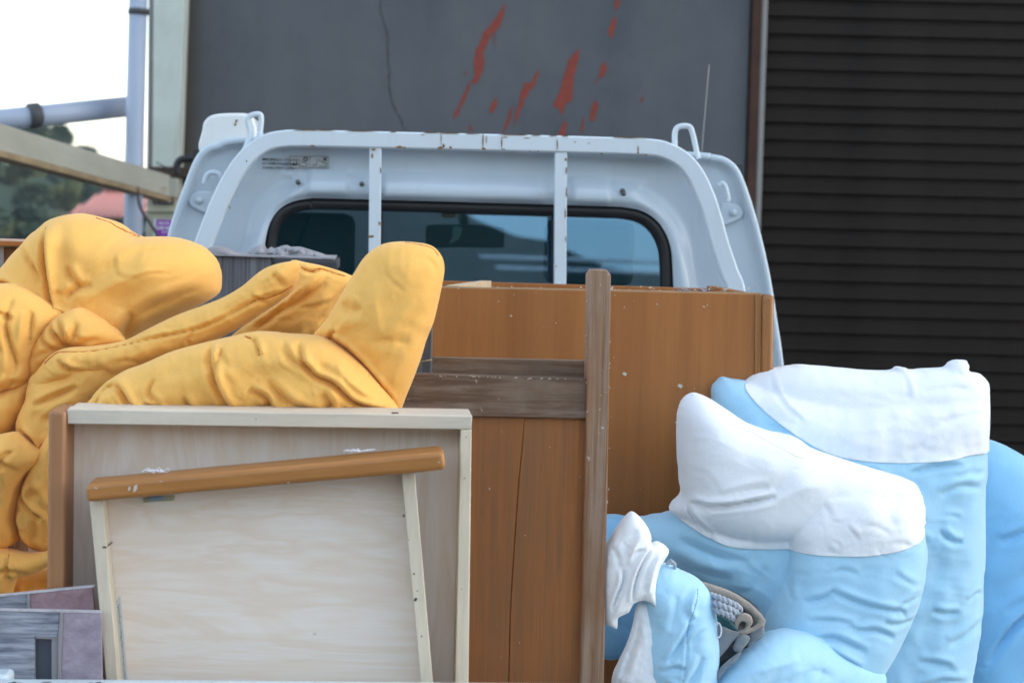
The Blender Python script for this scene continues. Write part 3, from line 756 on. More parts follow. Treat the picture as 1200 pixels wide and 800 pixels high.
def build_truck():
    t = thing('small_truck', 'small white cargo truck seen from behind, its bed loaded with discarded furniture and bedding', 'truck', T(0, 3.6, 0))
    Y = 4.55
    outline = smooth_poly([(150, 640), (172, 480), (190, 350), (200, 285), (210, 248), (223, 212), (232, 190), (241, 178), (255, 172), (300, 165), (550, 168), (800, 182), (832, 185), (848, 189), (861, 201), (872, 228), (884, 268), (896, 320), (905, 375), (914, 440), (935, 640), (700, 660), (400, 655)], 6)
    hole = smooth_poly([(311, 380), (311, 300), (312, 280), (317, 261), (327, 246), (342, 237), (362, 233), (385, 232.8), (540, 237), (700, 241.6), (730, 243), (751, 247.5), (767, 257.5), (778, 272), (784.5, 290), (786.5, 312), (789, 380), (785, 396), (600, 398), (330, 392)], 5)
    raised = smooth_poly([(225, 640), (250, 400), (268, 335), (292, 280), (318, 240), (345, 211), (362, 203), (720, 213), (752, 222), (782, 252), (800, 285), (812, 320), (822, 400), (840, 640)], 5)
    pads = [[(362, 199), (407, 200), (407, 229), (362, 228)], [(448, 203), (634, 208), (634, 237), (448, 232)], [(668, 208), (712, 210), (712, 240), (668, 238)]]
    def fn(x, y):
        ins = inside(raised, x, y); d = dist_poly(x, y, raised, True); sd_ = np.where(ins, d, -d)
        h = .030 * sstep((sd_ + 4) / 20)
        for p in pads:
            i2 = inside(p, x, y); d2 = dist_poly(x, y, p, True); h += .010 * sstep((np.where(i2, d2, -d2) + 2) / 4.5)
        dh = dist_poly(x, y, hole, True); h += .010 * sstep((26 - dh) / 8) - .016 * sstep((7 - dh) / 7)
        lo = sstep((y - 285) / 10) * sstep((x - 822) / 8) * 0; h += lo
        de = dist_poly(x, y, outline, True); h += .022 * sstep((9 - de) / 7)
        return h
    cb = link('cab_back', sheet(outline, hole, fn, Y, 3.2), M['white_paint'], t, True)
    rim = [P(x, y, Y) - fw(.018) for x, y in outline]
    link('rim', tube(rim, .0085, 8, True), M['white_paint'], cb, True)
    # shell running forward: roof, pillars, door lowers, windscreen surround
    n = len(outline)
    o3 = [P(x, y, Y) - fw(.01) for x, y in outline]
    V, F = [], []
    for p in o3: V += [p, p + fw(1.22 if p.z < 1.3 else 1.22 - (p.z - 1.3) * .55)]
    for i in range(n):
        j = (i + 1) % n; p = o3[i]
        if 1.22 < p.z < 1.62 and abs(p.x + .1) > .5: 
            # window opening on the sides, keep the rear pillar only
            V += [o3[i] + fw(.14), o3[j] + fw(.14)]; k = len(V); F.append((2 * i, 2 * j, k - 1, k - 2)); continue
        F.append((2 * i, 2 * j, 2 * j + 1, 2 * i + 1))
    link('cab_shell', (V, F), M['white_paint'], cb, True)
    link('cab_front', tb(-.70, .70, 5.74, 5.78, .55, 1.12), M['white_paint'], t, bevel=.01)
    for s_ in (-1, 1): link('windscreen_pillar', tube([T(s_ * .70, 5.76, 1.1), T(s_ * .60, 5.55, 1.74)], .028, 8), M['white_paint'], t, True)
    ws = link('windscreen', prism([T(-.68, 5.76, 1.12), T(.68, 5.76, 1.12), T(.58, 5.57, 1.7), T(-.58, 5.57, 1.7)], fw(.005)), M['clear'], t)
    # rear window: seal, glass tilted slightly upwards, dividers
    seal_in = [tuple(q) for q in inset([tuple(q) for q in hole], 13)]
    nh = len(hole); V, F = [], []
    for i in range(nh):
        a = P(hole[i][0], hole[i][1], Y); b = P(seal_in[i][0], seal_in[i][1], Y); m_ = (a + b) / 2
        V += [a - fw(-.004), a - fw(.017), m_ - fw(.022), b - fw(.014), b + fw(.012)]
    for i in range(nh):
        j = (i + 1) % nh
        for k in range(4): F.append((5 * i + k, 5 * j + k, 5 * j + k + 1, 5 * i + k + 1))
    rw = link('rear_window', (V, F), M['rubber'], t, True)
    cz = P(550, 300, Y).z
    def gl(poly, dy):
        q = []
        for x, y in poly:
            p = P(x, y, Y); q.append(p + fw(dy + .055 * (p.z - cz)))
        return prism(q, fw(.003))
    gi = inset([tuple(q) for q in hole], 11)
    def clip(poly, xa, xb):
        out = []
        def run(pl, f, g):
            r = []
            for i in range(len(pl)):
                a, b = pl[i], pl[(i + 1) % len(pl)]; ia, ib = f(a), f(b)
                if ia: r.append(a)
                if ia != ib: r.append(g(a, b))
            return r
        def at(x): return lambda a, b: (x, a[1] + (b[1] - a[1]) * (x - a[0]) / (b[0] - a[0]))
        return run(run(poly, lambda p: p[0] >= xa, at(xa)), lambda p: p[0] <= xb, at(xb))
    for xa, xb, dy in ((300, 437, -.002), (438, 649, .004), (650, 800, -.002)):
        link('pane', gl(clip(gi, xa, xb), dy), M['glass'], rw)
    for x in (443, 647):
        link('divider', pp([(x, 240), (x + 6, 240), (x + 5, 396), (x - 1, 396)], Y - .004, .018), M['rubber'], rw)
    # fixings on the pads
    for x, y in ((350, 214), (424, 216), (728, 227), (727, 224)):
        p = P(x, y, Y) - fw(.034)
        link('screw', join(tube([p, p - fw(.010)], .006, 8), tube([p - fw(.009), p - fw(.016)], .0035, 8)), M['bolt'], cb, True)
    # sticker with three lines of instructions and two pictograms
    st = link('instruction_sticker', pp([(339, 182.5), (386, 183.5), (385.5, 197.5), (339, 196.5)], Y - .005, .002), M['sticker'], cb)
    def line_text(body, x, y, size):
        cu = bpy.data.curves.new('lettering', 'FONT'); cu.body = body; cu.size = size; cu.extrude = .0002
        cu.resolution_u = 3; cu.offset = .00018; o = bpy.data.objects.new('tmp', cu); C.objects.link(o); bpy.context.view_layer.update()
        me = bpy.data.meshes.new_from_object(o.evaluated_get(bpy.context.evaluated_depsgraph_get())); bpy.data.objects.remove(o)
        me.materials.clear(); me.materials.append(M['ink']); o = bpy.data.objects.new('lettering', me); C.objects.link(o)
        o.parent = cb; p = P(x, y, Y) - fw(.006); o.location = p - worldloc(cb)
        o.rotation_euler = (R(90), 0, math.atan(K)); return o
    line_text('積荷の固定はロープフックに', 307.5, 188, .0062)
    line_text('ロープの掛け方は右図の要領で', 307.5, 192.8, .0062)
    line_text('たるみなく締めてください', 307.5, 197.6, .0062)
    def ln(pts, Yo=-.0065, r=.0006, mat='ink'):
        link('pictogram', tube([P(x, y, Y) - fw(-Yo) for x, y in pts], r, 4), M[mat], st)
    for a in (0, 23.3):
        x0 = 340 + a
        ln([(x0, 183.2), (x0 + 21.5, 183.6), (x0 + 21.3, 197.2), (x0, 196.8), (x0, 183.2)], r=.0004)
        ln([(x0 + 3, 195), (x0 + 4, 192.5), (x0 + 6, 194.5), (x0 + 8, 193)]); ln([(x0 + 7, 194), (x0 + 9, 187), (x0 + 14, 190), (x0 + 20, 192)]); ln([(x0 + 10, 195), (x0 + 19, 195.4), (x0 + 20, 192)])
    ln([(358 + 2.3 * math.cos(k * .7), 187 + 2.3 * math.sin(k * .7)) for k in range(10)], r=.001)
    ln([(379, 185), (383, 189)], r=.001); ln([(383, 185), (379, 189)], r=.001)
    # guard frame
    Yg = 4.46
    gf_c = smooth_poly([(198, 560), (208, 420), (221, 330), (238, 286), (256, 240), (270, 211), (282, 192), (296, 177), (312, 167), (330, 162.8), (355, 162), (450, 164), (600, 167.5), (690, 169.7), (760, 172.3), (783, 177), (802, 188), (817, 207), (832, 242), (844, 285), (855, 318), (864, 344), (870, 420), (876, 560)], 6, False)
    wd = []
    for x, y in gf_c:
        side = sstep(np.array([(y - 170) / 60]))[0]; wd.append((19.5 + 1.5 * side) / FPX * Yg)
    gf = link('guard_frame', ribbon_bar([P(x, y, Yg) for x, y in gf_c], wd, .034), M['guard_paint'], t, bevel=.004)
    for (x, y0, x2) in ((440, 172.5, 437.5), (657.5, 177.5, 656)):
        link('post', pp([(x - 7, y0), (x + 7, y0), (x2 + 7, 480), (x2 - 7, 480)], Yg + .004, .026), M['guard_paint'], gf, bevel=.002)
    # rust patches lifting along the top bar
    rr = random.Random(11)
    marks = [(366, 171, 8, 2), (468, 172.5, 9, 3), (474, 173, 4, 2), (516, 173.5, 8, 3), (520, 171, 3, 4), (528, 173, 3, 3), (517, 162, 1.2, 14), (567, 174.5, 5, 4), (566, 165, 1.6, 16), (570, 163, 1, 9), (588, 167, 1.4, 14), (590, 175, 4, 1.5), (592, 161, 8, 1.2), (618, 162, 8, 1.2), (495, 158.2, 5, 1.2), (621, 177, 2, 1.5), (631, 177.5, 2, 1.5), (653, 170, 1.4, 15), (705, 180.4, 4, 1.4), (748, 176, 1.8, 12), (757, 181.5, 4, 1.6), (674, 166.5, 2, 1.6), (690, 168, 2, 1.4), (438, 175.5, 6, 2.5), (436, 183, 2.5, 6), (446, 200, 1.5, 8), (444.5, 262, 2.5, 5), (435, 277, 7, 3), (663, 187, 3, 4), (663.5, 200, 1.8, 8), (664, 226, 1.8, 12), (662.5, 250, 1.5, 14), (663, 280, 1.5, 8), (652, 312, 1.5, 2), (269, 243, 1.5, 4), (289, 189, 1.5, 3)]
    for k in range(26):
        x = rr.uniform(345, 745); marks.append((x, 152.6 + max(0, x - 380) * .0245, rr.uniform(6, 26), rr.uniform(.7, 1.3)))
    for (x, y, ww, hh) in marks:
        q = [(x + ww / 2 * math.cos(a) * rr.uniform(.6, 1.25), y + hh / 2 * math.sin(a) * rr.uniform(.6, 1.3)) for a in [k * .524 for k in range(12)]]
        link('rust_patch', pp(q, Yg - .0008 + (.004 if 430 < x < 670 and y > 182 else 0), .002), M['rust'], gf)
    for k, pts in enumerate(([(285, 180), (293, 158), (290, 139), (303, 134), (306, 141), (303, 165)], [(791, 172), (791, 156), (795, 149), (806, 148), (811, 154), (817, 180), (819, 186)])):
        link('top_hook', tube([P(x, y, Yg + .03) for x, y in smooth_poly(pts, 5, False)], .0052 * 1.25, 10), M['guard_paint'], gf, True)
    for pts, ctr in (([(239, 216), (242, 206), (248, 202), (256, 204), (259, 212)], (234, 235)), ([(841, 218), (846, 215), (850, 219), (853, 232), (852, 236)], (858, 249))):
        link('tie_loop', tube([P(x, y, Y - .045) for x, y in smooth_poly(pts, 5, False)], .006, 8), M['white_paint'], cb, True)
        c = P(ctr[0], ctr[1], Y); sg = 1 if ctr[0] < 500 else -1
        e = [c + Vector((sg * a + 0, K * sg * a, b)) for a, b in ((.03, .022), (-.005, .022), (-.020, .014), (-.026, 0), (-.020, -.014), (-.005, -.022), (.03, -.036))]
        pl = link('hook_plate', prism(e, fw(.012)), M['white_paint'], cb, bevel=.004); pl.location -= fw(.012)
        link('hook_bolt', tube([c - fw(.010), c - fw(.020)], .0085, 10), M['white_paint'], pl, True)
    # white box over the left cab corner
    bxp = smooth_poly([(237, 182), (237, 152), (241, 140), (252, 134), (275, 132.5), (292, 134), (299, 143), (302, 160), (303, 182)], 4)
    rbx = link('roof_box', pp([tuple(q) for q in bxp], Y + .02, .30), M['box_white'], t, bevel=.010, seg=3)
    link('antenna', tube([T(.49, 5.4, 1.6), P(822, 182, 4.9), P(831, 76, 4.9)], .0013, 5), M['railgrey'], t)
    # interior
    for u in (-.38, .30):
        s_ = link('seat', tb(u - .2, u + .2, 4.72, 4.82, .8, 1.36), M['seat'], t, bevel=.03)
        link('headrest', tb(u - .11, u + .11, 4.74, 4.81, 1.40, 1.56), M['seat'], s_, bevel=.025)
        for k in (-1, 1): link('headrest_rod', tube([T(u + k * .05, 4.78, 1.3), T(u + k * .05, 4.78, 1.42)], .006, 6), M['bolt'], s_, True)
    link('dashboard', tb(-.66, .66, 5.42, 5.70, .8, 1.17), M['dark'], t, bevel=.03)
    link('door_trim', tb(-.70, -.66, 4.7, 5.7, .6, 1.16), M['dark'], t); link('door_trim', tb(.66, .70, 4.7, 5.7, .6, 1.16), M['dark'], t)
    for u in (-.63, .63): link('door_pillar', tb(u - .02, u + .02, 4.66, 4.72, 1.1, 1.7), M['dark'], t)
    c = T(-.36, 5.3, 1.16); link('steering_wheel', tube([c + Vector((.19 * math.cos(a), .07 * math.sin(a), .17 * math.sin(a))) for a in [k * .314 for k in range(20)]], .013, 8, True), M['dark'], t, True)
    mp = smooth_poly([(499, 283), (499, 268), (505, 263.5), (545, 263), (584, 265), (591, 269), (591, 286), (586, 290.5), (540, 290), (505, 290)], 4)
    mi = link('inner_mirror', pp([tuple(q) for q in mp], 5.42, .03), M['dark'], t, bevel=.004)
    link('mirror_stem', tube([P(545, 264, 5.44), P(541, 252, 5.5), P(540, 238, 5.56)], [.012, .014, .022], 8), M['dark'], mi, True)
    link('mirror_glass', pp([tuple(q) for q in smooth_poly([(531, 266), (541, 266), (540, 276), (533, 283), (526, 285), (530, 277)], 3)], 5.418, .001), M['mirror'], mi)
    link('paper_tag', pp([(517, 247), (534, 248), (534, 255.5), (517, 255)], 5.55, .001), M['orange'], t)
    # bed, gates, chassis, wheels
    link('bed_floor', tb(-.70, .70, 2.60, 4.50, .62, .66), M['bed'], t)
    link('headboard', tb(-.70, .70, 4.44, 4.50, .66, .96), M['bed'], t, bevel=.004)
    link('side_gate', tb(-.735, -.70, 2.60, 4.48, .64, .935), M['gate'], t, bevel=.006)
    link('side_gate', tb(.705, .74, 2.60, 4.48, .33, .63), M['gate'], t, bevel=.006)      # the right gate hangs open
    zt = P(300, 796.6, 2.597).z
    tg = link('tailgate', tb(-.735, .735, 2.555, 2.597, .64, zt), M['gate'], t, bevel=.004)
    link('chassis', tb(-.42, .42, 2.7, 5.6, .40, .60), M['blackmetal'], t)
    for s_ in (-1, 1):
        for v in (3.15, 5.15):
            a, b = T(s_ * .55 - .07, v, .27), T(s_ * .55 + .07, v, .27)
            wl = link('wheel', tube([a, a.lerp(b, .08), a.lerp(b, .92), b], [.23, .27, .27, .23], 28), M['rubber'], t, True)
            link('rim_disc', tube([a - (b - a) * .02, b + (b - a) * .02], .155, 20), M['wheel'], wl, True)
        link('tail_lamp', tb(s_ * .58 - .09, s_ * .58 + .09, 2.56, 2.60, .52, .60), M['redpaint'], t, bevel=.006)
    # chipped paint on the tailgate's top edge
    rr = random.Random(3); bits = []
    for k in range(34):
        u = rr.uniform(-.7, .05) if rr.random() < .7 else rr.uniform(-.7, -.45); v = rr.uniform(2.558, 2.575); a = rr.uniform(.002, .010); z = zt + .0006
        bits.append(([T(u, v, z), T(u + a, v + .001, z), T(u + a * .8, v + rr.uniform(.003, .012), z), T(u - a * .3, v + .004, z)], [(0, 1, 2, 3)]))
    ch = link('chipped_paint', join(*bits), M['blackmetal'], tg); ch['kind'] = 'stuff'
build_truck()

# ------------------------------------------------------------------ discarded furniture
def crumbs(name, parent, n, pxr, pyr, Y, seed, smin=.0015, smax=.004, mat='crumb'):
    rr = random.Random(seed); bits = []
    for k in range(n):
        p = P(rr.uniform(*pxr), rr.uniform(*pyr), Y + rr.uniform(0, .02)); s = rr.uniform(smin, smax)
        v = [p + Vector((rr.uniform(-1, 1), rr.uniform(-1, 1), rr.uniform(-.6, .8))) * s for _ in range(5)]
        bits.append((v, [(0, 1, 2), (0, 2, 3), (0, 3, 4), (0, 4, 1), (1, 4, 3), (1, 3, 2)]))
    o = link(name, join(*bits), M[mat], parent); o['kind'] = 'stuff'; return o

def cabinet():
    Y = 3.5; r = thing('brown_cabinet', 'large glossy orange-brown cabinet standing against the truck cab, its open top showing', 'cabinet', P(700, 980, Y))
    zb = 975
    link('front_panel', pp([(500, 336.5), (893, 344.5), (886, zb), (488, zb)], Y, .018), M['cab_wood'], r, bevel=.0015)
    link('corner_trim', pp([(894, 345), (908, 345.5), (900, zb), (887, zb)], Y - .012, .04), M['cab_trim'], r, bevel=.008, seg=4)
    link('trim_strip', pp([(885.5, 344.2), (893.2, 344.4), (886.4, zb), (879, zb)], Y - .005, .0045), M['cab_trim'], r, bevel=.002)
    # raw top edge lying on the panel
    link('top_edge', pp([(500, 335.2), (893, 343.2), (893, 344.6), (500, 336.6)], Y + .001, .016), M['cab_edge'], r)
    a = P(500, 336, Y); b = P(893, 344, Y); zt = a.z - .002; ztb = b.z - .002
    def side(p, w_, d0=.02, d1=.46, z=None):
        z = z or zt; q = [(p.x, p.y, .66), (p.x + w_, p.y + K * w_, .66), (p.x + w_, p.y + K * w_, z), (p.x, p.y, z)]
        v, f = prism([Vector(i) + fw(d0) for i in q], fw(d1 - d0)); return v, f
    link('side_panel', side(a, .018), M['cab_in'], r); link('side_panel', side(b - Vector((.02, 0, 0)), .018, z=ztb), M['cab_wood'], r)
    p0 = a + fw(.44); p1 = b + fw(.44)
    w_ = (p1 - p0)
    # lower back so that it stops where the stacked boards begin
    q0 = P(500, 328.5, Y + .44); q1 = P(828, 338, Y + .44)
    link('back_panel', prism([Vector((q0.x, q0.y, .66)), Vector((q1.x, q1.y, .66)), q1, q0], fw(.018)), M['cab_wood'], r, bevel=.001)
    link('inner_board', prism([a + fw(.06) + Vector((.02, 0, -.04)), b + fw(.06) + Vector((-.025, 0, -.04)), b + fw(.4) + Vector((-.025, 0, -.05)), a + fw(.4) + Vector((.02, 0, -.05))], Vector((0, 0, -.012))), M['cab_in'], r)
    c = P(523, 334, Y + .02); d = P(563, 328.6, Y + .40)
    link('cross_batten', prism([c, c + Vector((.024, 0, 0)), d + Vector((.022, 0, 0)), d], Vector((0, 0, -.02))), M['pale_raw'], r, bevel=.001)
    crumbs('dust_crumbs', r, 70, (510, 890), (335.5, 341), Y + .002, 4)
    crumbs('dust_crumbs', r, 45, (790, 832), (338, 342.5), Y + .01, 6, .002, .005, 'trimgrey')
    rr = random.Random(21); bits = []
    for k in range(16):
        x, y = rr.uniform(515, 885), rr.uniform(345, 560); s = rr.uniform(.3, .8)
        bits.append(pp([(x - s, y), (x + s * .3, y - s), (x + s, y + s * .3), (x, y + s * 1.3)], Y - .0006, .001))
    for x, y, s in ((732, 438, 3), (797, 452, 3.4), (793, 495, 2.2), (794, 485, 1.6), (599, 370, 1.5), (795, 503, 2.0)):
        bits.append(pp([(x - s, y), (x - s * .2, y - s * .8), (x + s, y - s * .1), (x + s * .3, y + s * .9)], Y - .0007, .001))
    s = link('scuff_mark', join(*bits), M['crumb'], r); s['kind'] = 'stuff'
cabinet()

def frame_door():
    Y = 2.95; r = thing('weathered_door_frame', 'weathered brown wooden frame with a tall post, two rails and a cracked panel', 'wooden frame', P(700, 960, Y))
    zb = 950
    link('post', pp([(690, 322), (694, 316), (711, 316), (716, 322), (714, 460), (711, 620), (705, zb), (677, zb), (684, 620), (688, 460)], Y, .045), M['weath'], r, bevel=.002)
    link('front_rail', pp([(470, 437.5), (689, 444), (688, 490.5), (470, 486)], Y + .008, .03), M['weath_h'], r, bevel=.0015)
    link('back_rail', pp([(480, 418), (689, 422.5), (689, 452), (480, 447)], Y + .055, .02), M['weath_h'], r, bevel=.0015)
    link('short_post', pp([(484, 378), (507, 378), (506, 455), (482, 455)], Y + .05, .03), M['greychest'], r, bevel=.0015)
    # panel in two boards split by the crack
    link('panel_board', pp([(440, 484), (613, 489), (611, 520), (607, 560), (603, 620), (599, 680), (597, 720), (592, zb), (430, zb)], Y + .020, .010), M['panel'], r, bevel=.0008)
    link('panel_board', pp([(614.6, 489), (690, 490), (682, zb), (593, zb), (598.2, 720), (600.5, 680), (604.4, 620), (608.6, 560), (612.8, 520)], Y + .0205, .010), M['panel'], r, bevel=.0008)
    rr = random.Random(8); bits = []
    for k in range(8):
        x, y = rr.uniform(560, 680), rr.uniform(500, 780); s = rr.uniform(.3, .7)
        bits.append(pp([(x - s, y), (x, y - s * 2), (x + s, y), (x, y + s * 2)], Y + .0195, .001))
    s = link('scuff_mark', join(*bits), M['crumb'], r); s['kind'] = 'stuff'
    rr = random.Random(9); bits = []
    for k in range(26):
        x, y = rr.choice([(688, 1), (715, 1), (703, 0)])[0] + rr.uniform(-1.5, 1.5), rr.uniform(322, 600)
        if y > 460: x -= (y - 460) * .025
        p = P(x, y, Y - .001); s = rr.uniform(.0006, .0017)
        bits.append(([p + Vector((rr.uniform(-1, 1), -rr.random(), rr.uniform(-2, 2))) * s for _ in range(4)], [(0, 1, 2), (0, 2, 3), (0, 3, 1)]))
    for k in range(40):
        x, y = rr.uniform(505, 688), 0; y = 438.6 + (x - 470) * .03 + rr.uniform(-.5, .8); p = P(x, y, Y + .006); s = rr.uniform(.0008, .002)
        bits.append(([p + Vector((rr.uniform(-1.5, 1.5), -rr.random(), rr.uniform(-.5, 1))) * s for _ in range(4)], [(0, 1, 2), (0, 2, 3), (0, 3, 1)]))
    s = link('splinters', join(*bits), M['crumb'], r); s['kind'] = 'stuff'
    link('splinter', prism([P(491, 424, Y + .04), P(506, 420.5, Y + .04), P(507, 422, Y + .04)], fw(.003)), M['pale_raw'], r)
frame_door()

def drawers():
    Y = 2.70; r = thing('drawer_box', 'large upended cream drawer with a brown front board on its left end', 'drawer', P(305, 1000, Y)); zb = 990
    link('front_board', pp([(56.5, 481.5), (77, 481.5), (73, zb), (52, zb)], Y - .008, .104), M['front_wood'], r, bevel=.005, seg=3)
    link('side_rail', pp([(78.5, 479.5), (553.5, 487), (552.5, 503), (79, 496.5)], Y, .098), M['drawer_edge'], r, bevel=.0012)
    link('end_rail', pp([(540, 503.2), (552.6, 503.3), (546.5, zb), (530, zb)], Y + .0006, .098), M['drawer_edge_v'], r, bevel=.0012)
    link('bottom_panel', pp([(70, 492), (547, 498), (540, zb), (66, zb)], Y + .072, .006), M['ply2'], r)
    link('top_edging', pp([(80, 478.0), (548, 485.4), (548, 486.2), (80, 479.2)], Y + .028, .03), M['whiteedge'], r)
    link('nail_tab', pp([(459, 483.6), (467, 483.8), (467, 486.4), (459, 486.2)], Y + .012, .012), M['dark'], r)
    r2 = thing('drawer_box', 'smaller tilted drawer with a rounded brown front board leaning inside the larger one', 'drawer', P(305, 1000, 2.66))
    link('front_board', pp([(100, 568), (520.5, 529), (522.5, 550.5), (480, 555), (101, 588.5)], 2.632, .078), M['front_wood_x'], r2, bevel=.0065, seg=4)
    l_ = link('side_board', pp([(105, 587), (120.5, 586), (144.5, 870), (131, 870)], 2.662, .042), M['drawer_edge_v'], r2, bevel=.001)
    link('side_board', pp([(470.5, 554.5), (486, 553), (513.5, 870), (500, 870)], 2.662, .042), M['drawer_edge_v'], r2, bevel=.001)
    link('bottom_panel', pp([(107, 585), (484, 552), (510, 860), (132, 862)], 2.705, .005), M['ply'], r2)
    link('slot_mark', pp([(119.5, 641), (134.5, 632.5), (135, 634), (128, 639.5), (121, 642.5)], 2.6612, .0006), M['ink'], l_) if False else None
    link('slot_mark', join(pp([(120.2, 640.2), (124.8, 640), (124.8, 641.6), (120.2, 641.8)], 2.6612, .0006), obox(P(128.5, 637.5, 2.684), (.0004, 0, 0), (0, .018, 0), (0, 0, .0008))), M['ink'], l_)
    # paper strip along the inner corner
    tp = link('paper_strip', pp([(133, 707), (141, 697), (151, 812), (141, 812)], 2.7035, .001), M['tape'], r2)
    rr = random.Random(2); bits = []
    for k in range(34):
        y = 708 + k * 2.6; x = 138.6 + (y - 707) * .093 + rr.uniform(-.5, .5); s = rr.uniform(.35, .8)
        bits.append(pp([(x - s, y), (x + s, y), (x + s, y + rr.uniform(.7, 1.8)), (x - s, y + 1)], 2.7028, .0004))
    o = link('printed_marks', join(*bits), M['ink'], tp); o['kind'] = 'stuff'
    la = link('latch_plate', pp([(167.5, 583.5), (205, 580.5), (204, 586), (168, 589)], 2.70, .004), M['latchp'], r2, bevel=.0008)
    link('latch_tongue', pp([(174, 582.4), (192, 581), (192, 585.4), (175, 586.8)], 2.692, .006), M['latch'], la, bevel=.001)
    chip = [[(151, 570), (153, 569.5), (152.5, 574), (149.5, 575)], [(157, 569), (161, 567.5), (160.5, 573), (157, 577), (156, 575)], [(110, 570), (114, 572), (113, 573)], [(186, 564), (190, 563.5), (190, 564.5)], [(336, 565), (340, 564.6), (338, 566)], [(513, 541), (515, 540), (515, 543)]]
    for q in chip: link('paint_chip', pp(q, 2.6315, .0012), M['crumb'], r2)
    # torn staples on the top of the front board
    def tops(x, dy): return P(x, 563.8 - (x - 125) * .1035 - 4.2, 2.66 + dy)
    for x in (187, 421):
        bits = []
        for k in range(7):
            p = tops(x + rr.uniform(-9, 9), rr.uniform(-.01, .02)); bits.append(tube([p, p + Vector((rr.uniform(-.012, .012), .004, rr.uniform(.001, .006))), p + Vector((rr.uniform(-.018, .018), 0, .001))], .0007, 4))
        o = link('torn_fibres', join(*bits), M['whiteprint'], r2); o['kind'] = 'stuff'
    # specks and dents of the cream rims
    bits = []
    for x, y, s in ((473, 604, 1.6), (485, 672, 1.2), (487, 702, 2.2), (489, 692, .8), (494, 745, 1), (479, 632, .7), (546, 512, .7), (544, 560, .8), (541, 690, .7), (300, 491, .7)):
        bits.append(pp([(x - s, y + s * .5), (x, y - s), (x + s, y - s * .6), (x + s * .3, y + s)], (2.6613 if x < 500 and y > 500 else 2.6992), .0006))
    o = link('dents', join(*bits), M['ink'], r2); o['kind'] = 'stuff'
drawers()

def wall_boards():
    Y = 2.640; zb = 960
    r = thing('patterned_board', 'front broken board with grey ribbed face, small slot and mauve end', 'board', P(40, 900, Y))
    link('ribbed_face', pp([(-70, 714), (70, 717), (68, 746.5), (40.5, 745.5), (41.5, zb), (-70, zb)], Y, .010), M['greyboard'], r, bevel=.0008)
    sl = link('slot_frame', join(pp([(41.6, 745.8), (67.8, 746.8), (67.6, 748.6), (41.8, 747.6)], Y + .0005, .014), pp([(60.5, 748.7), (67.6, 748.9), (66.5, zb), (60.5, zb)], Y + .002, .012)), M['trimgrey'], r)
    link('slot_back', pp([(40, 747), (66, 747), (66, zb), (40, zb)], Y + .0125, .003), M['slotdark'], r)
    link('divider_strip', pp([(70.2, 717.1), (74, 717.2), (71.5, 780), (69.5, zb), (66.8, zb), (67.9, 748)], Y - .002, .013), M['trimgrey'], r, bevel=.0006)
    link('mauve_end', pp([(74.2, 717.2), (118.5, 718.2), (121.5, zb), (69.8, zb), (71.7, 780)], Y, .010), M['mauve'], r, bevel=.0008)
    link('torn_edge', pp([(-70, 712.6), (119, 716.6), (118.6, 718.1), (-70, 713.9)], Y - .001, .012), M['whiteedge'], r)
    Y = 2.672
    r = thing('patterned_board', 'rear broken board, tilted, with a rose-brown marbled end beside the drawer', 'board', P(40, 900, Y))
    link('ribbed_face', pp([(-70, 706), (31, 696.5), (36, 760), (40, zb), (-70, zb)], Y, .010), M['greyboard'], r, bevel=.0008)
    link('divider_strip', pp([(31.2, 696.4), (34.8, 696), (41, zb), (40.2, zb)], Y - .002, .013), M['trimgrey'], r)
    link('rose_end', pp([(35, 696), (108.5, 688), (112, 740), (118, zb), (41.2, zb)], Y, .010), M['rose'], r, bevel=.0008)
    link('torn_edge', pp([(-70, 704.6), (110, 686.2), (108.8, 687.9), (-70, 705.9)], Y - .001, .012), M['whiteedge'], r)
wall_boards()

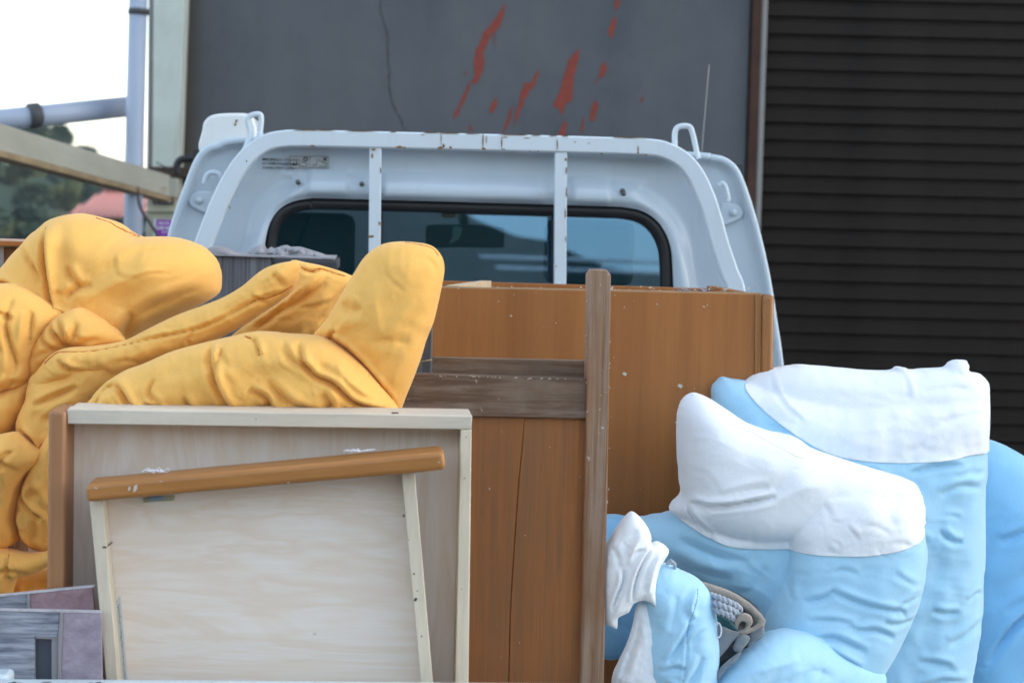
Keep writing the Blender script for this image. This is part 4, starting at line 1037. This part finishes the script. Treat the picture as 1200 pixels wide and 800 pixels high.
def chest():
    Y = 3.92; r = thing('grey_chest', 'weathered grey wooden chest with dusty top behind the yellow comforter', 'chest', P(310, 760, Y)); zb = 765
    link('front_panel', pp([(215, 298.5), (319, 301), (319, zb), (215, zb)], Y, .02), M['greychest'], r, bevel=.001)
    link('side_panel', pp([(320, 314), (391, 315.5), (391, zb), (320, zb)], Y + .03, .02), M['rustplate'], r, bevel=.001)
    a = P(212, 296.5, Y - .01); b = P(392, 302.5, Y - .01)
    link('top_board', prism([a, b, b + fw(.32), a + fw(.32)], Vector((0, 0, -.003))), M['debris'], r)
    link('top_slab', pp([(321, 302), (396, 305), (396, 317), (321, 314)], Y - .012, .3), M['greytop'], r, bevel=.004)
    d = thing('paper_debris', 'crumbled grey paper pulp lying on the grey chest', 'debris', P(335, 298, Y + .1)); 
    pts = [(288, 299), (293, 293), (300, 289), (306, 286), (311, 288), (313, 292), (318, 289), (322, 291), (330, 288), (337, 287), (341, 289), (352, 289), (362, 292), (372, 295), (383, 299), (388, 305), (340, 306), (292, 303)]
    pl = Pillow([p for p in pts], Y + .12, .055, 14, wr=30, ang=0, spread=3, wlen=12, ww=2, wamp=.004, step=1.6, seed=5, n=2, lump=.012, lumps=9)
    link('pulp', pl.mesh(), M['debris'], d)
    sh = tag(link('bundle', Pillow([(238, 300), (243, 291), (256, 288), (268, 291), (280, 297), (286, 302), (262, 306)], Y + .02, .04, 20, wr=8, seed=4, step=3).mesh(), M['trimgrey'], None, True, origin=P(262, 297, Y)), 'grey rag on the chest beside the paper pulp', 'rag')
    r = thing('brown_case', 'corner of a worn brown case standing behind the left end of the comforter', 'case', P(0, 700, 3.35))
    link('front_face', pp([(-70, 290), (16, 290), (16, 760), (-70, 760)], 3.35, .02), M['cab_in'], r)
    link('lid', pp([(-70, 280), (34, 283), (34, 289), (-70, 288)], 3.33, .25), M['cab_wood'], r, bevel=.002)
    link('side_face', pp([(17, 290), (33, 290), (33, 760), (17, 760)], 3.37, .2), M['front_wood'], r)
    link('corner_strip', pp([(-2, 289), (4, 289), (4, 760), (-2, 760)], 3.344, .006), M['trimgrey'], r)
chest()

# ------------------------------------------------------------------ bedding
def comforter():
    L = []
    S = []   # stitched seams: (pillow, points, radius)
    # A: big hump whose rolled end points right
    A = Pillow([(-60, 330), (-30, 318), (0, 322), (15, 305), (30, 288), (45, 272), (62, 258), (78, 252), (97, 250), (115, 254), (135, 260), (152, 272), (165, 277), (182, 277), (205, 278), (228, 285), (244, 295), (254, 309), (257, 328), (255, 344), (238, 356), (215, 367), (190, 380), (165, 396), (140, 410), (100, 425), (60, 430), (0, 420), (-60, 400)],
               3.20, .15, 36, creases=[([(69, 264), (74, 300), (80, 335), (86, 366)], -.022, 3.5), ([(80, 262), (84, 300), (90, 340)], .010, 8),
                ([(0, 331), (28, 330), (48, 343), (64, 357), (78, 368)], -.022, 4, False), ([(116, 332), (108, 338), (100, 345)], -.016, 5), ([(100, 310), (108, 325), (118, 333), (130, 330)], -.012, 5), ([(36, 288), (52, 298), (66, 315), (74, 330)], -.012, 4),
                ([(90, 361), (112, 372), (130, 386), (145, 400)], -.016, 3, False), ([(150, 398), (165, 378), (172, 362)], -.022, 7), ([(160, 300), (190, 292), (230, 296)], -.006, 8), ([(118, 352), (140, 338), (172, 322), (210, 312)], .008, 12), ([(175, 366), (205, 352), (245, 336)], -.010, 7), ([(120, 256), (140, 266), (150, 272)], -.006, 4)],
               wr=14, ang=-.5, spread=.6, wlen=38, ww=3.5, wamp=.0025, seed=3, lump=.009, lumps=55, step=2.6)
    # B: left flank hanging down over the side of the load
    B = Pillow([(-70, 335), (0, 331), (28, 331), (50, 343), (66, 357), (80, 368), (66, 385), (52, 402), (42, 425), (36, 450), (-10, 462), (-70, 462)], 3.06, .11, 30,
               creases=[([(50, 362), (46, 390), (42, 412)], -.016, 4), ([(30, 345), (24, 380), (30, 420), (22, 450)], -.016, 4), ([(8, 350), (16, 362), (32, 372)], -.012, 4), ([(10, 460), (22, 448), (34, 444)], -.02, 5), ([(0, 380), (6, 410), (2, 440)], .010, 8)], wr=14, ang=1.4, spread=.3, wlen=50, seed=5, lump=.012, tilt=(0, -.0004))
    B2 = Pillow([(-70, 452), (-10, 458), (20, 452), (36, 446), (34, 470), (22, 498), (10, 512), (-20, 520), (-70, 522)], 3.02, .11, 36, creases=[([(20, 455), (26, 475), (20, 500)], -.014, 4), ([(5, 460), (2, 480), (8, 500)], -.01, 4)], wr=10, ang=1.4, spread=.4, seed=6)
    # C: puffed pleat under the hump
    Cc = Pillow([(93, 360), (72, 368), (56, 382), (42, 402), (34, 425), (36, 445), (46, 452), (62, 430), (80, 412), (110, 410), (145, 402), (143, 394), (126, 378), (108, 366)], 3.05, .10, 30,
                creases=[([(84, 406), (76, 392), (62, 378)], -.024, 4), ([(86, 406), (84, 388), (74, 372)], -.020, 4), ([(88, 406), (96, 390), (100, 376)], -.014, 5), ([(78, 408), (64, 410), (50, 418)], -.012, 4), ([(56, 388), (58, 398), (72, 408)], -.016, 4), ([(92, 407), (110, 398), (128, 396)], -.01, 4)], wr=8, ang=.6, spread=1, wlen=24, ww=3, seed=8, lump=.01, pinch=[(85, 407, .03, 9)])
    # D: long folded flap with piping
    D = Pillow([(36, 462), (38, 444), (48, 430), (62, 414), (80, 407), (110, 405), (145, 399), (172, 386), (205, 370), (240, 357), (262, 348), (284, 335), (306, 317), (325, 309), (345, 306), (352, 310), (350, 325), (344, 340), (330, 352), (310, 366), (285, 382), (262, 394), (235, 408), (205, 416), (175, 427), (152, 436), (130, 441), (112, 437), (92, 440), (70, 450), (52, 458)], 2.985, .075, 26,
               creases=[([(76, 411), (110, 410), (145, 404), (190, 393), (230, 385), (262, 373), (290, 358), (310, 348), (340, 340)], -.008, 2.5, False), ([(74, 420), (90, 432), (108, 436)], -.02, 4), ([(100, 434), (140, 438), (116, 428)], -.01, 4), ([(320, 318), (330, 326), (336, 336)], -.01, 4), ([(300, 345), (312, 352), (318, 352)], -.008, 3), ([(228, 404), (226, 396), (232, 388)], -.010, 3), ([(62, 444), (90, 448), (120, 440)], -.014, 5)],
               wr=26, ang=-.45, spread=.7, wlen=26, ww=3.2, wamp=.0035, seed=9, lump=.008, lumps=35)
    # E: shaded sheet behind the flap
    E = Pillow([(340, 306), (362, 308), (384, 313), (408, 321), (420, 330), (400, 350), (388, 372), (376, 392), (350, 400), (300, 400), (270, 396), (300, 372), (330, 352), (346, 332)], 3.10, .05, 22,
               creases=[([(352, 312), (366, 318), (380, 316), (404, 324)], -.014, 3), ([(385, 330), (350, 352), (300, 384)], -.016, 5), ([(345, 345), (320, 370), (290, 388)], -.01, 5), ([(398, 350), (370, 378), (340, 394)], -.008, 6)], wr=10, ang=-.6, spread=.2, wlen=50, seed=11, lump=.008)
    # F: upright rolled end
    Fp = Pillow([(368, 394), (374, 384), (384, 372), (396, 352), (406, 334), (416, 318), (428, 300), (446, 287), (466, 283), (488, 284), (506, 288), (517, 299), (521, 314), (518, 335), (513, 358), (508, 378), (500, 398), (494, 418), (486, 440), (477, 462), (469, 482), (462, 484), (448, 462), (430, 440), (408, 418), (388, 402)], 2.90, .09, 32,
                creases=[([(388, 399), (392, 390), (398, 385)], -.018, 4), ([(404, 352), (418, 362), (430, 358)], -.014, 8), ([(394, 396), (414, 412), (436, 436), (454, 460), (466, 480)], -.014, 4, False), ([(430, 356), (412, 372), (396, 388)], .006, 8), ([(500, 300), (512, 312), (516, 330)], -.006, 4), ([(470, 400), (480, 380), (500, 360)], -.004, 8), ([(440, 400), (460, 396), (485, 400)], -.004, 8)], wr=8, ang=-1.0, spread=.6, wlen=40, ww=4, wamp=.002, seed=13, lump=.007, step=2.6, lumps=55)
    # G: lower band lying on the drawer
    G = Pillow([(96, 496), (100, 478), (112, 462), (126, 447), (146, 434), (168, 426), (200, 412), (236, 402), (270, 394), (300, 388), (340, 391), (372, 393), (388, 398), (410, 412), (432, 432), (452, 456), (468, 480), (464, 486), (400, 487), (330, 486), (288, 485), (276, 483), (262, 484), (200, 486), (150, 492)], 2.86, .09, 26,
               creases=[([(292, 393), (306, 398), (312, 412)], -.014, 3), ([(252, 400), (258, 430), (266, 455), (278, 478)], -.020, 5), ([(268, 405), (264, 420), (262, 436)], -.012, 4), ([(355, 398), (362, 420), (376, 436), (398, 446), (420, 468), (458, 480)], -.020, 4), ([(376, 430), (352, 420), (336, 402)], -.010, 5), ([(128, 452), (148, 450), (160, 466), (172, 482)], -.018, 5), ([(140, 445), (126, 458), (118, 478)], -.014, 4), ([(300, 452), (320, 462), (322, 484)], -.016, 5), ([(322, 440), (330, 452), (352, 470), (380, 482)], -.014, 6), ([(180, 470), (196, 474), (200, 486)], -.014, 4), ([(225, 460), (232, 476), (236, 486)], -.01, 4), ([(192, 440), (186, 455), (200, 470)], -.01, 4), ([(384, 455), (392, 468), (386, 482)], -.012, 5), ([(400, 424), (420, 446), (446, 466)], .008, 6)],
               wr=16, ang=1.1, spread=.6, wlen=28, ww=3.2, wamp=.003, seed=14, lump=.009, step=2.4, lumps=38, pinch=[(316, 484, .04, 10)])
    # H, I: shaded folds below the flap and the bottom lobes left of the drawer
    H = Pillow([(38, 440), (60, 430), (95, 420), (140, 415), (180, 410), (190, 425), (150, 445), (112, 466), (100, 480), (110, 500), (100, 520), (60, 560), (42, 545), (34, 525), (22, 505), (24, 485), (34, 465)], 3.00, .07, 26, creases=[([(50, 472), (70, 462), (100, 450)], -.014, 4), ([(60, 490), (80, 478), (100, 470)], -.01, 5), ([(30, 500), (45, 512), (50, 528)], -.014, 4)], wr=10, ang=-.4, spread=.5, wlen=30, seed=15, lump=.012)
    I1 = Pillow([(-70, 515), (-20, 512), (14, 506), (26, 512), (40, 524), (50, 530), (44, 545), (30, 560), (24, 580), (20, 605), (22, 628), (12, 640), (-20, 645), (-70, 640)], 2.93, .09, 34, creases=[([(18, 508), (24, 516), (20, 520)], -.02, 3), ([(28, 522), (16, 530), (12, 545)], -.018, 4), ([(0, 530), (10, 560), (4, 600)], -.014, 6), ([(-10, 540), (10, 535), (30, 548)], -.01, 4)], wr=12, ang=1.2, spread=.6, wlen=36, seed=16, lump=.014)
    I2 = Pillow([(64, 500), (56, 512), (46, 530), (36, 550), (26, 572), (20, 600), (24, 625), (38, 640), (60, 646), (80, 640), (85, 560), (80, 505)], 2.96, .08, 28, creases=[([(46, 530), (34, 556), (32, 572), (42, 588), (58, 600)], -.014, 3.5, False), ([(58, 574), (48, 572), (44, 580)], -.01, 5), ([(22, 600), (30, 625), (40, 645)], -.018, 4), ([(28, 590), (26, 605), (34, 618)], -.01, 4)], wr=8, ang=1.2, spread=.5, seed=17)
    I3 = Pillow([(-70, 640), (-10, 640), (14, 645), (40, 648), (80, 640), (84, 655), (60, 662), (40, 672), (18, 678), (10, 700), (-20, 712), (-70, 712)], 2.90, .07, 26, creases=[([(15, 646), (16, 660), (17, 674)], -.016, 3, False), ([(40, 672), (20, 664), (0, 668)], -.01, 4)], wr=8, ang=.2, spread=.5, seed=18)
    I4 = Pillow([(-70, 670), (0, 672), (30, 668), (60, 662), (90, 656), (90, 760), (-70, 760)], 3.0, .06, 26, wr=6, ang=.1, seed=19)
    allp = [A, B, B2, Cc, D, E, Fp, G, H, I1, I2, I3, I4]
    o = tag(link('comforter', join(*[p.mesh() for p in allp]), M['yellow'], None, True, origin=P(240, 484, 3.0)), 'crumpled yellow-orange quilted comforter heaped over the drawers and the left side of the truck bed', 'comforter')
    def seam(p, pts, r=.0014, name='stitched_seam'):
        l = p.on(pts, .0004, 8); link(name, stitches(l, r) if name == 'stitched_seam' else tube(l, r, 6), M['seam'], o, True)
    seam(D, [(58, 424), (66, 416), (76, 411), (110, 410), (145, 404), (190, 393), (230, 385), (262, 373), (290, 358), (306, 349), (318, 348), (334, 341), (345, 334)], .0011, 'piping')
    seam(A, [(0, 331), (28, 330), (48, 343), (64, 357), (78, 368)]); seam(A, [(90, 361), (112, 372), (130, 386), (145, 399)], .0009, 'piping')
    seam(A, [(69, 266), (74, 300), (80, 335), (86, 364)], .0006)
    seam(A, [(118, 255), (135, 261), (150, 270), (166, 277)], .0007)
    seam(B2, [(2, 456), (20, 450), (33, 447)]); seam(Fp, [(394, 396), (414, 412), (436, 436), (454, 460), (466, 480)], .0010, 'piping')
    seam(Fp, [(476, 283.5), (496, 287), (508, 291), (515, 300)], .0007)
    seam(G, [(292, 392), (306, 398), (312, 412)]); seam(G, [(362, 421), (376, 436), (398, 446), (420, 466), (440, 476), (462, 481)], .0010)
    seam(I2, [(53, 518), (46, 530), (34, 556), (32, 572), (42, 588), (57, 598)]); seam(I3, [(15, 647), (16, 660), (17, 673)])
    seam(E, [(352, 311), (366, 317), (376, 314), (392, 319), (406, 323)], .0008, 'piping')
comforter()

def futons():
    # blue futon standing in front, folded over, with white cover on top
    BlL = Pillow([(726, 640), (740, 614), (757, 605), (785, 600), (800, 588), (800, 540), (812, 470), (860, 490), (960, 530), (1000, 600), (980, 720), (940, 760), (893, 748), (880, 716), (850, 694), (822, 684), (798, 668), (770, 660)], 3.26, .12, 44,
                creases=[([(790, 622), (830, 640), (870, 645)], -.008, 8), ([(770, 640), (810, 660), (850, 668)], -.008, 8), ([(845, 690), (870, 680), (888, 650)], -.006, 8)], wr=10, ang=.4, spread=.5, wlen=50, ww=5, wamp=.003, seed=20, lump=.008, lumps=60)
    BlR = Pillow([(900, 560), (960, 548), (1026, 562), (1062, 577), (1078, 614), (1081.5, 650), (1076, 690), (1062, 728), (1042, 768), (1015, 808), (970, 880), (900, 860), (890, 780), (892, 738), (893, 710), (899, 684), (908, 660), (912, 634), (905, 600)], 3.22, .14, 42,
                creases=[([(893, 740), (915, 738), (940, 739), (958, 744)], -0.0216, 4), ([(955, 742), (972, 752), (992, 764)], -0.0144, 4), ([(930, 690), (950, 684), (964, 676)], -0.0086, 4), ([(958, 675), (990, 688), (1020, 696), (1048, 702)], -0.0101, 4), ([(934, 710), (960, 708), (985, 712)], -0.0072, 3.5), ([(985, 722), (1010, 720), (1034, 732)], -0.0101, 4), ([(1020, 712), (1040, 716), (1064, 714)], -0.0086, 3.5), ([(940, 730), (965, 728), (1000, 745)], -0.0101, 4), ([(960, 655), (975, 652), (990, 657)], -0.0036, 4), ([(1036, 694), (1050, 690), (1070, 684)], -0.0058, 3.5), ([(918, 642), (914, 668), (918, 690)], -0.0072, 4), ([(1030, 655), (1050, 668), (1060, 672)], -0.0036, 4)],
                wr=16, ang=.15, spread=.4, wlen=30, ww=3.5, wamp=.0028, seed=21, lump=.009, lumps=60, step=2.8, rid=.0016, ridS=30)
    low = Pillow([(834, 808), (848, 788), (866, 766), (886, 750), (908, 741), (935, 738.5), (958, 743), (978, 754), (1005, 768), (1035, 782), (1030, 830), (980, 890), (860, 890), (820, 840)], 3.085, .075, 30, tilt=(.0007, 0), wr=8, ang=-.5, spread=.4, wlen=40, seed=22, lump=.006, creases=[([(850, 800), (880, 775), (930, 760)], .010, 12)], back=1.2)
    fr = link('futon', join(BlL.mesh(), BlR.mesh(), low.mesh()), M['bluef'], None, True, origin=P(930, 800, 3.2))
    tag(fr, 'front pale blue futon folded over, the shorter one with a white band round its top', 'futon', 'blue futons on the right')
    Wc = Pillow(over=(BlL, BlR), outline=[(784, 597), (788, 588), (798, 580), (796, 562), (794, 530), (793, 502), (796, 476), (804, 464), (813, 460), (822, 462), (833, 467), (850, 478), (866, 489), (884, 499), (905, 506), (933, 512), (950, 524), (985, 537), (1030, 551), (1064, 561), (1074, 570), (1080, 588), (1081.5, 604), (1082, 613), (1068, 621.5), (1040, 630), (1005, 635), (960, 636), (915, 634), (870, 634), (845, 630), (818, 618), (798, 606)], Yc=3.222, T=.140, L=42,
                creases=[([(800, 581), (826, 583), (860, 578), (898, 570)], -.022, 4), ([(862, 590), (896, 576), (930, 560), (960, 556)], .005, 10), ([(800, 583), (806, 598), (826, 618)], -.018, 3, False), ([(820, 580), (812, 584), (824, 592)], -.008, 4), ([(986, 622), (1010, 606), (1030, 590), (1042, 565)], -.0025, 8), ([(862, 494), (890, 508), (922, 525)], -.004, 2.5), ([(836, 572), (870, 562), (890, 560)], -.008, 5)],
                wr=14, ang=.1, spread=.7, wlen=34, ww=4, wamp=.002, seed=23, lump=.005, lumps=60, step=2.6, rid=.0013)
    wc = tag(link('futon_cover', Wc.mesh(), M['whiteftint'] if 'whiteftint' in M else M['whitef'], fr, True), None)
    l = Wc.on([(862, 495), (880, 504), (900, 515), (925, 527), (932, 528)], .0002, 6); link('stitched_seam', stitches(l, .0006), M['hem'], wc)
    l = Wc.on([(799, 582), (803, 596), (812, 608), (828, 622)], .0002, 6); link('hem_edge', tube(l, .0011, 6), M['whitef'], wc, True)
    # taller futon behind
    B2 = Pillow([(833, 458), (839, 446), (846, 441), (856, 443), (872, 445), (900, 450), (1000, 460), (1140, 450), (1152, 480), (1153, 520), (1151, 600), (1149, 680), (1145, 740), (1136, 790), (1120, 870), (980, 880), (900, 700), (860, 560), (838, 500)], 3.50, .13, 55,
                creases=[([(1050, 545), (1080, 537), (1112, 536)], -.012, 4), ([(1085, 610), (1100, 622), (1112, 622)], -.012, 4), ([(1120, 692), (1132, 684), (1144, 690)], -.007, 3), ([(1076, 700), (1092, 704), (1108, 702)], -.012, 4), ([(1060, 758), (1080, 760), (1100, 764)], -.010, 4), ([(1096, 740), (1120, 730), (1140, 716)], -.012, 5), ([(1085, 570), (1110, 560), (1140, 565)], -.008, 5), ([(1060, 790), (1090, 782), (1120, 786)], -.012, 5)],
                wr=34, ang=.05, spread=.5, wlen=30, ww=3.5, wamp=.0035, seed=24, lump=.007, lumps=45, step=3)
    f2 = tag(link('futon', B2.mesh(), M['bluef'], None, True, origin=P(1040, 800, 3.5)), 'taller light blue futon with the wide white band, behind the front one', 'futon', 'blue futons on the right')
    W2 = Pillow(over=(B2,), outline=[(869, 452), (876, 442), (888, 436), (906, 431), (925, 428), (942, 427), (980, 430), (1018, 433.5), (1044, 434), (1051, 429.5), (1058, 429.5), (1066, 432.5), (1090, 431.5), (1108, 430), (1113, 424), (1122, 421), (1131, 422), (1134, 429), (1133, 434), (1146, 437), (1155, 446), (1158, 460), (1156, 490), (1153, 521), (1120, 525), (1082, 530), (1040, 532), (1000, 530), (965, 524), (938, 512), (905, 490), (882, 470)], Yc=3.51, T=.125, L=45,
                creases=[([(900, 434), (902, 452), (912, 470), (930, 486)], -.010, 3), ([(1052, 434), (1054, 448), (1053, 462)], -.006, 3), ([(1114, 434), (1122, 438), (1132, 434)], -.014, 4), ([(1070, 495), (1100, 484), (1140, 480)], -.006, 5), ([(1070, 455), (1100, 450), (1130, 452)], -.005, 5)], wr=14, ang=-.05, spread=.3, wlen=50, ww=4, wamp=.002, seed=25, lump=.005, lumps=60, step=3.2)
    wc2 = link('futon_cover', W2.mesh(), M['whitef'], f2, True)
    # third, far right
    B3 = Pillow([(1100, 560), (1125, 520), (1152, 514), (1172, 519), (1195, 531), (1230, 552), (1290, 590), (1330, 660), (1340, 780), (1320, 890), (1120, 890), (1110, 800), (1100, 660)], 3.72, .16, 60,
                creases=[([(1152, 622), (1180, 610), (1205, 598)], -.014, 5), ([(1140, 760), (1165, 720), (1200, 690)], -.014, 5), ([(1150, 740), (1170, 712), (1190, 700)], -.01, 4), ([(1150, 700), (1175, 680), (1205, 668)], .008, 10)], wr=20, ang=-.75, spread=.25, wlen=60, ww=4, wamp=.003, seed=26, lump=.010, lumps=80, step=3.6)
    tag(link('futon', B3.mesh(), M['bluef3'], None, True, origin=P(1200, 800, 3.75)), 'deeper blue futon without a white band at the right edge of the load', 'futon', 'blue futons on the right')
    B4 = Pillow([(690, 640), (700, 610), (716, 603), (740, 606), (760, 606), (790, 610), (810, 640), (800, 720), (760, 760), (690, 760)], 3.38, .10, 40, wr=8, ang=.2, seed=27, lump=.01)
    tag(link('blue_quilt', B4.mesh(), M['bluef3'], None, True, origin=P(745, 700, 3.38)), 'blue quilt glimpsed behind the white cloth and the weathered post', 'quilt')
    # small blue pillow
    Pl = Pillow([(752, 690), (758, 672), (768, 662), (782, 660), (798, 668), (816, 676), (830, 690), (838, 712), (842, 740), (842, 775), (838, 812), (830, 860), (770, 870), (752, 800)], 3.03, .075, 34,
                creases=[([(812, 690), (808, 708), (802, 728), (800, 760), (796, 790)], -.004, 2), ([(806, 722), (796, 740), (780, 766)], -.009, 4), ([(803, 745), (812, 735), (824, 728)], -.005, 3), ([(800, 775), (786, 772), (772, 778)], -.006, 4), ([(776, 790), (800, 798), (830, 796)], -.007, 3), ([(816, 684), (806, 702), (812, 716)], .008, 5), ([(820, 760), (812, 776), (802, 792)], -.008, 5), ([(790, 690), (788, 710), (782, 730)], -.006, 6)], wr=5, ang=-1.0, spread=.4, wlen=34, ww=3, wamp=.0015, seed=28, lump=.005, lumps=35, step=2.2, rid=.0014, ridS=16)
    pl = tag(link('pillow', Pl.mesh(), M['bluef'], None, True, origin=P(800, 800, 3.03)), 'small pale blue pillow between the white cloth and the grey bag', 'pillow')
    link('stitched_seam', stitches(Pl.on([(815, 684), (812, 700), (804, 722), (801, 745), (799, 770), (795, 795)], .0002, 6), .0006), M['blueseam'], pl)
    # white crumpled cloth
    NA = Pillow([(707, 645), (714, 632), (720, 621), (728, 610), (739, 599), (748, 603.5), (757, 614), (763, 627), (763.5, 637), (770, 634.5), (778, 637.5), (784, 645), (780, 653), (774, 662), (770, 676), (768, 692), (769, 712), (760, 704), (748, 702.5), (742, 706), (737, 716), (730, 718.5), (724.5, 722), (723, 736), (715, 733), (708, 727), (704, 700)], 2.985, .040, 15, n=4,
                creases=[([(763, 637), (756, 647), (748, 662), (742, 682), (740, 700)], -.012, 2.6), ([(729, 662), (729, 676), (722, 694), (716, 712)], -.012, 3), ([(752, 622), (742, 636), (735, 656)], .007, 5), ([(774, 645), (764, 664), (758, 692)], .006, 4), ([(716, 636), (722, 648), (724, 660)], -.004, 4), ([(755, 640), (744, 642), (738, 648)], -.004, 2.5)], wr=8, ang=-1.15, spread=.2, wlen=26, ww=2, wamp=.0012, seed=29, lump=.002, lumps=30, step=1.8, rid=.0012, ridS=9, puck=.001)
    NC = Pillow([(703, 656), (712, 659), (720, 662), (729.5, 661.5), (728, 672), (722, 686), (716, 700), (710, 712), (703, 714)], 2.977, .010, 7, wr=3, ang=-1.1, seed=33, lump=.002, step=1.7, n=4, wamp=.001, rid=.0008, ridS=8, puck=.0006)
    ND = Pillow([(712, 880), (716, 800), (724, 776), (735, 752), (742, 728), (745, 712), (752, 704), (762, 710), (769, 730), (774, 760), (778, 800), (778, 880)], 3.005, .035, 20, rid=.002, ridS=7,
                creases=[([(750, 712), (744, 745), (728, 790)], -.008, 4), ([(742, 735), (734, 765), (722, 800)], -.005, 3)], wr=14, ang=2.0, spread=.25, wlen=16, ww=1.6, wamp=.0012, seed=31, lump=.003, lumps=20, step=1.9)
    tag(link('crumpled_cloth', join(NA.mesh(), NC.mesh(), ND.mesh()), M['whitef'], None, True, origin=P(745, 800, 2.98)), 'crumpled white cloth hanging beside the weathered post', 'cloth')
    # cloth bag with rope
    b = thing('cloth_bag', 'grey-green cloth bag with a taupe rim, half hidden under the front blue futon', 'bag', P(860, 800, 3.02))
    Bg = Pillow([(822, 700), (835, 690), (862, 694), (884, 708), (894, 724), (892, 745), (878, 765), (858, 785), (840, 800), (815, 810), (815, 740)], 3.07, .03, 18, wr=10, ang=-.7, spread=.4, wlen=26, ww=3, wamp=.005, seed=31, step=2.4, creases=[([(842, 730), (860, 745), (870, 770)], -.012, 5)])
    link('bag_body', Bg.mesh(), M['dark'], b, True)
    def scrap(name, pts, Y_, T_, m, **k): link(name, Pillow(pts, Y_, T_, k.pop('L', 6), step=1.7, n=4, seed=len(pts) * 3, lump=.0015, lumps=12, wr=4, wlen=12, ww=1.4, wamp=.0008, rid=.0008, ridS=6, puck=.0006, **k).mesh(), M[m], b, True)
    scrap('hem', [(820, 681), (838, 685.5), (856, 692), (874, 702.5), (888, 714.5), (896, 725), (894, 738), (888, 732), (884, 723), (872, 713), (856, 703), (838, 696), (822, 691)], 3.03, .008, 'taupe', ang=.5)
    scrap('teal_fold', [(836, 720), (848, 722), (858, 729), (867, 741), (856, 738), (838, 732)], 3.02, .007, 'bagin')
    scrap('cloth_fold', [(834, 731), (846, 733), (858, 738), (867, 741), (860, 750), (850, 762), (840, 773), (834, 775)], 3.012, .012, 'bagc', ang=-.8)
    scrap('cloth_fold', [(861, 728), (864, 721), (872, 717.5), (880, 721), (882, 729), (879, 735), (887, 731), (896, 724.5), (896, 731), (886, 738), (876, 742), (868, 742), (866, 738.5), (872, 736), (874, 730), (870, 727.5), (866, 731), (864, 737), (862, 734)], 2.995, .007, 'taupe', ang=.4, L=4)
    scrap('cloth_fold', [(864, 744), (874, 743), (879, 748), (873, 757), (866, 764), (859, 760), (861, 751)], 3.01, .012, 'bagc', ang=1.2)
    scrap('cloth_fold', [(837, 796), (843, 783), (852, 774), (864, 765), (869, 764), (862, 774), (850, 785), (842, 797)], 3.0, .006, 'bagc', ang=-.7)
    scrap('cloth_fold', [(878, 744), (886, 738), (894, 735), (896, 742), (886, 750), (876, 756)], 3.02, .010, 'bagc', ang=-.4)
    link('drawstring_ring', tube([P(841 + 4.5 * math.cos(a), 738 + 9 * math.sin(a), 2.995) for a in [k * .39 for k in range(16)]], .0012, 6, True), M['whitef'], b, True)
    def rope(pts, r=.0052):
        c = [P(x, y, z) for x, y, z in pts]; q = []
        for i in range(len(c) - 1):
            for k in range(10): q.append(c[i].lerp(c[i + 1], k / 10))
        bits = []
        for ph in (0, math.pi):
            l = []
            for i, p in enumerate(q):
                t = (q[min(i + 1, len(q) - 1)] - q[max(i - 1, 0)]).normalized(); u = t.cross(Vector((0, 1, 0))).normalized(); v = t.cross(u); a = i * .62 + ph
                l.append(p + (u * math.cos(a) + v * math.sin(a)) * r * .5)
            bits.append(tube(l, r * .62, 6))
        return join(*bits)
    rp = thing('rope_coil', 'coil of pale twisted rope inside the grey-green bag', 'rope', P(850, 710, 3.0))
    for pts in (((834, 697, 3.02), (842, 700, 3.0), (852, 704, 2.995), (862, 709, 3.0), (869, 715, 3.01)), ((834, 705, 3.01), (842, 708, 2.99), (852, 712, 2.985), (862, 717, 2.995), (866, 722, 3.01)), ((836, 713, 3.0), (844, 716, 2.985), (854, 720, 2.985), (860, 725, 3.0))):
        link('rope_strand', rope(pts), M['rope'], rp, True)
    link('rope_end', rope(((782, 660, 3.02), (786, 657, 3.0), (790, 660, 3.0), (791, 666, 3.02)), .003), M['rope'], rp, True)
futons()

# ------------------------------------------------------------------ air
def haze():
    m = bpy.data.materials.new('haze'); m.use_nodes = True; t = m.node_tree; t.nodes.clear()
    o = t.nodes.new('ShaderNodeOutputMaterial'); v = t.nodes.new('ShaderNodeVolumePrincipled')
    v.inputs['Color'].default_value = (.62, .80, 1, 1); v.inputs['Density'].default_value = .00016; v.inputs['Anisotropy'].default_value = .2
    t.links.new(v.outputs[0], o.inputs['Volume'])
    K_ = [(-120, -110, -5), (60, -110, -5), (60, 260, -5), (-120, 260, -5)]
    V = [Vector(q) for q in K_] + [Vector((q[0], q[1], 24)) for q in K_]
    F = [(3, 2, 1, 0), (4, 5, 6, 7), (0, 1, 5, 4), (1, 2, 6, 5), (2, 3, 7, 6), (3, 0, 4, 7)]
    tag(link('haze', (V, F), m), kind='stuff')
haze()
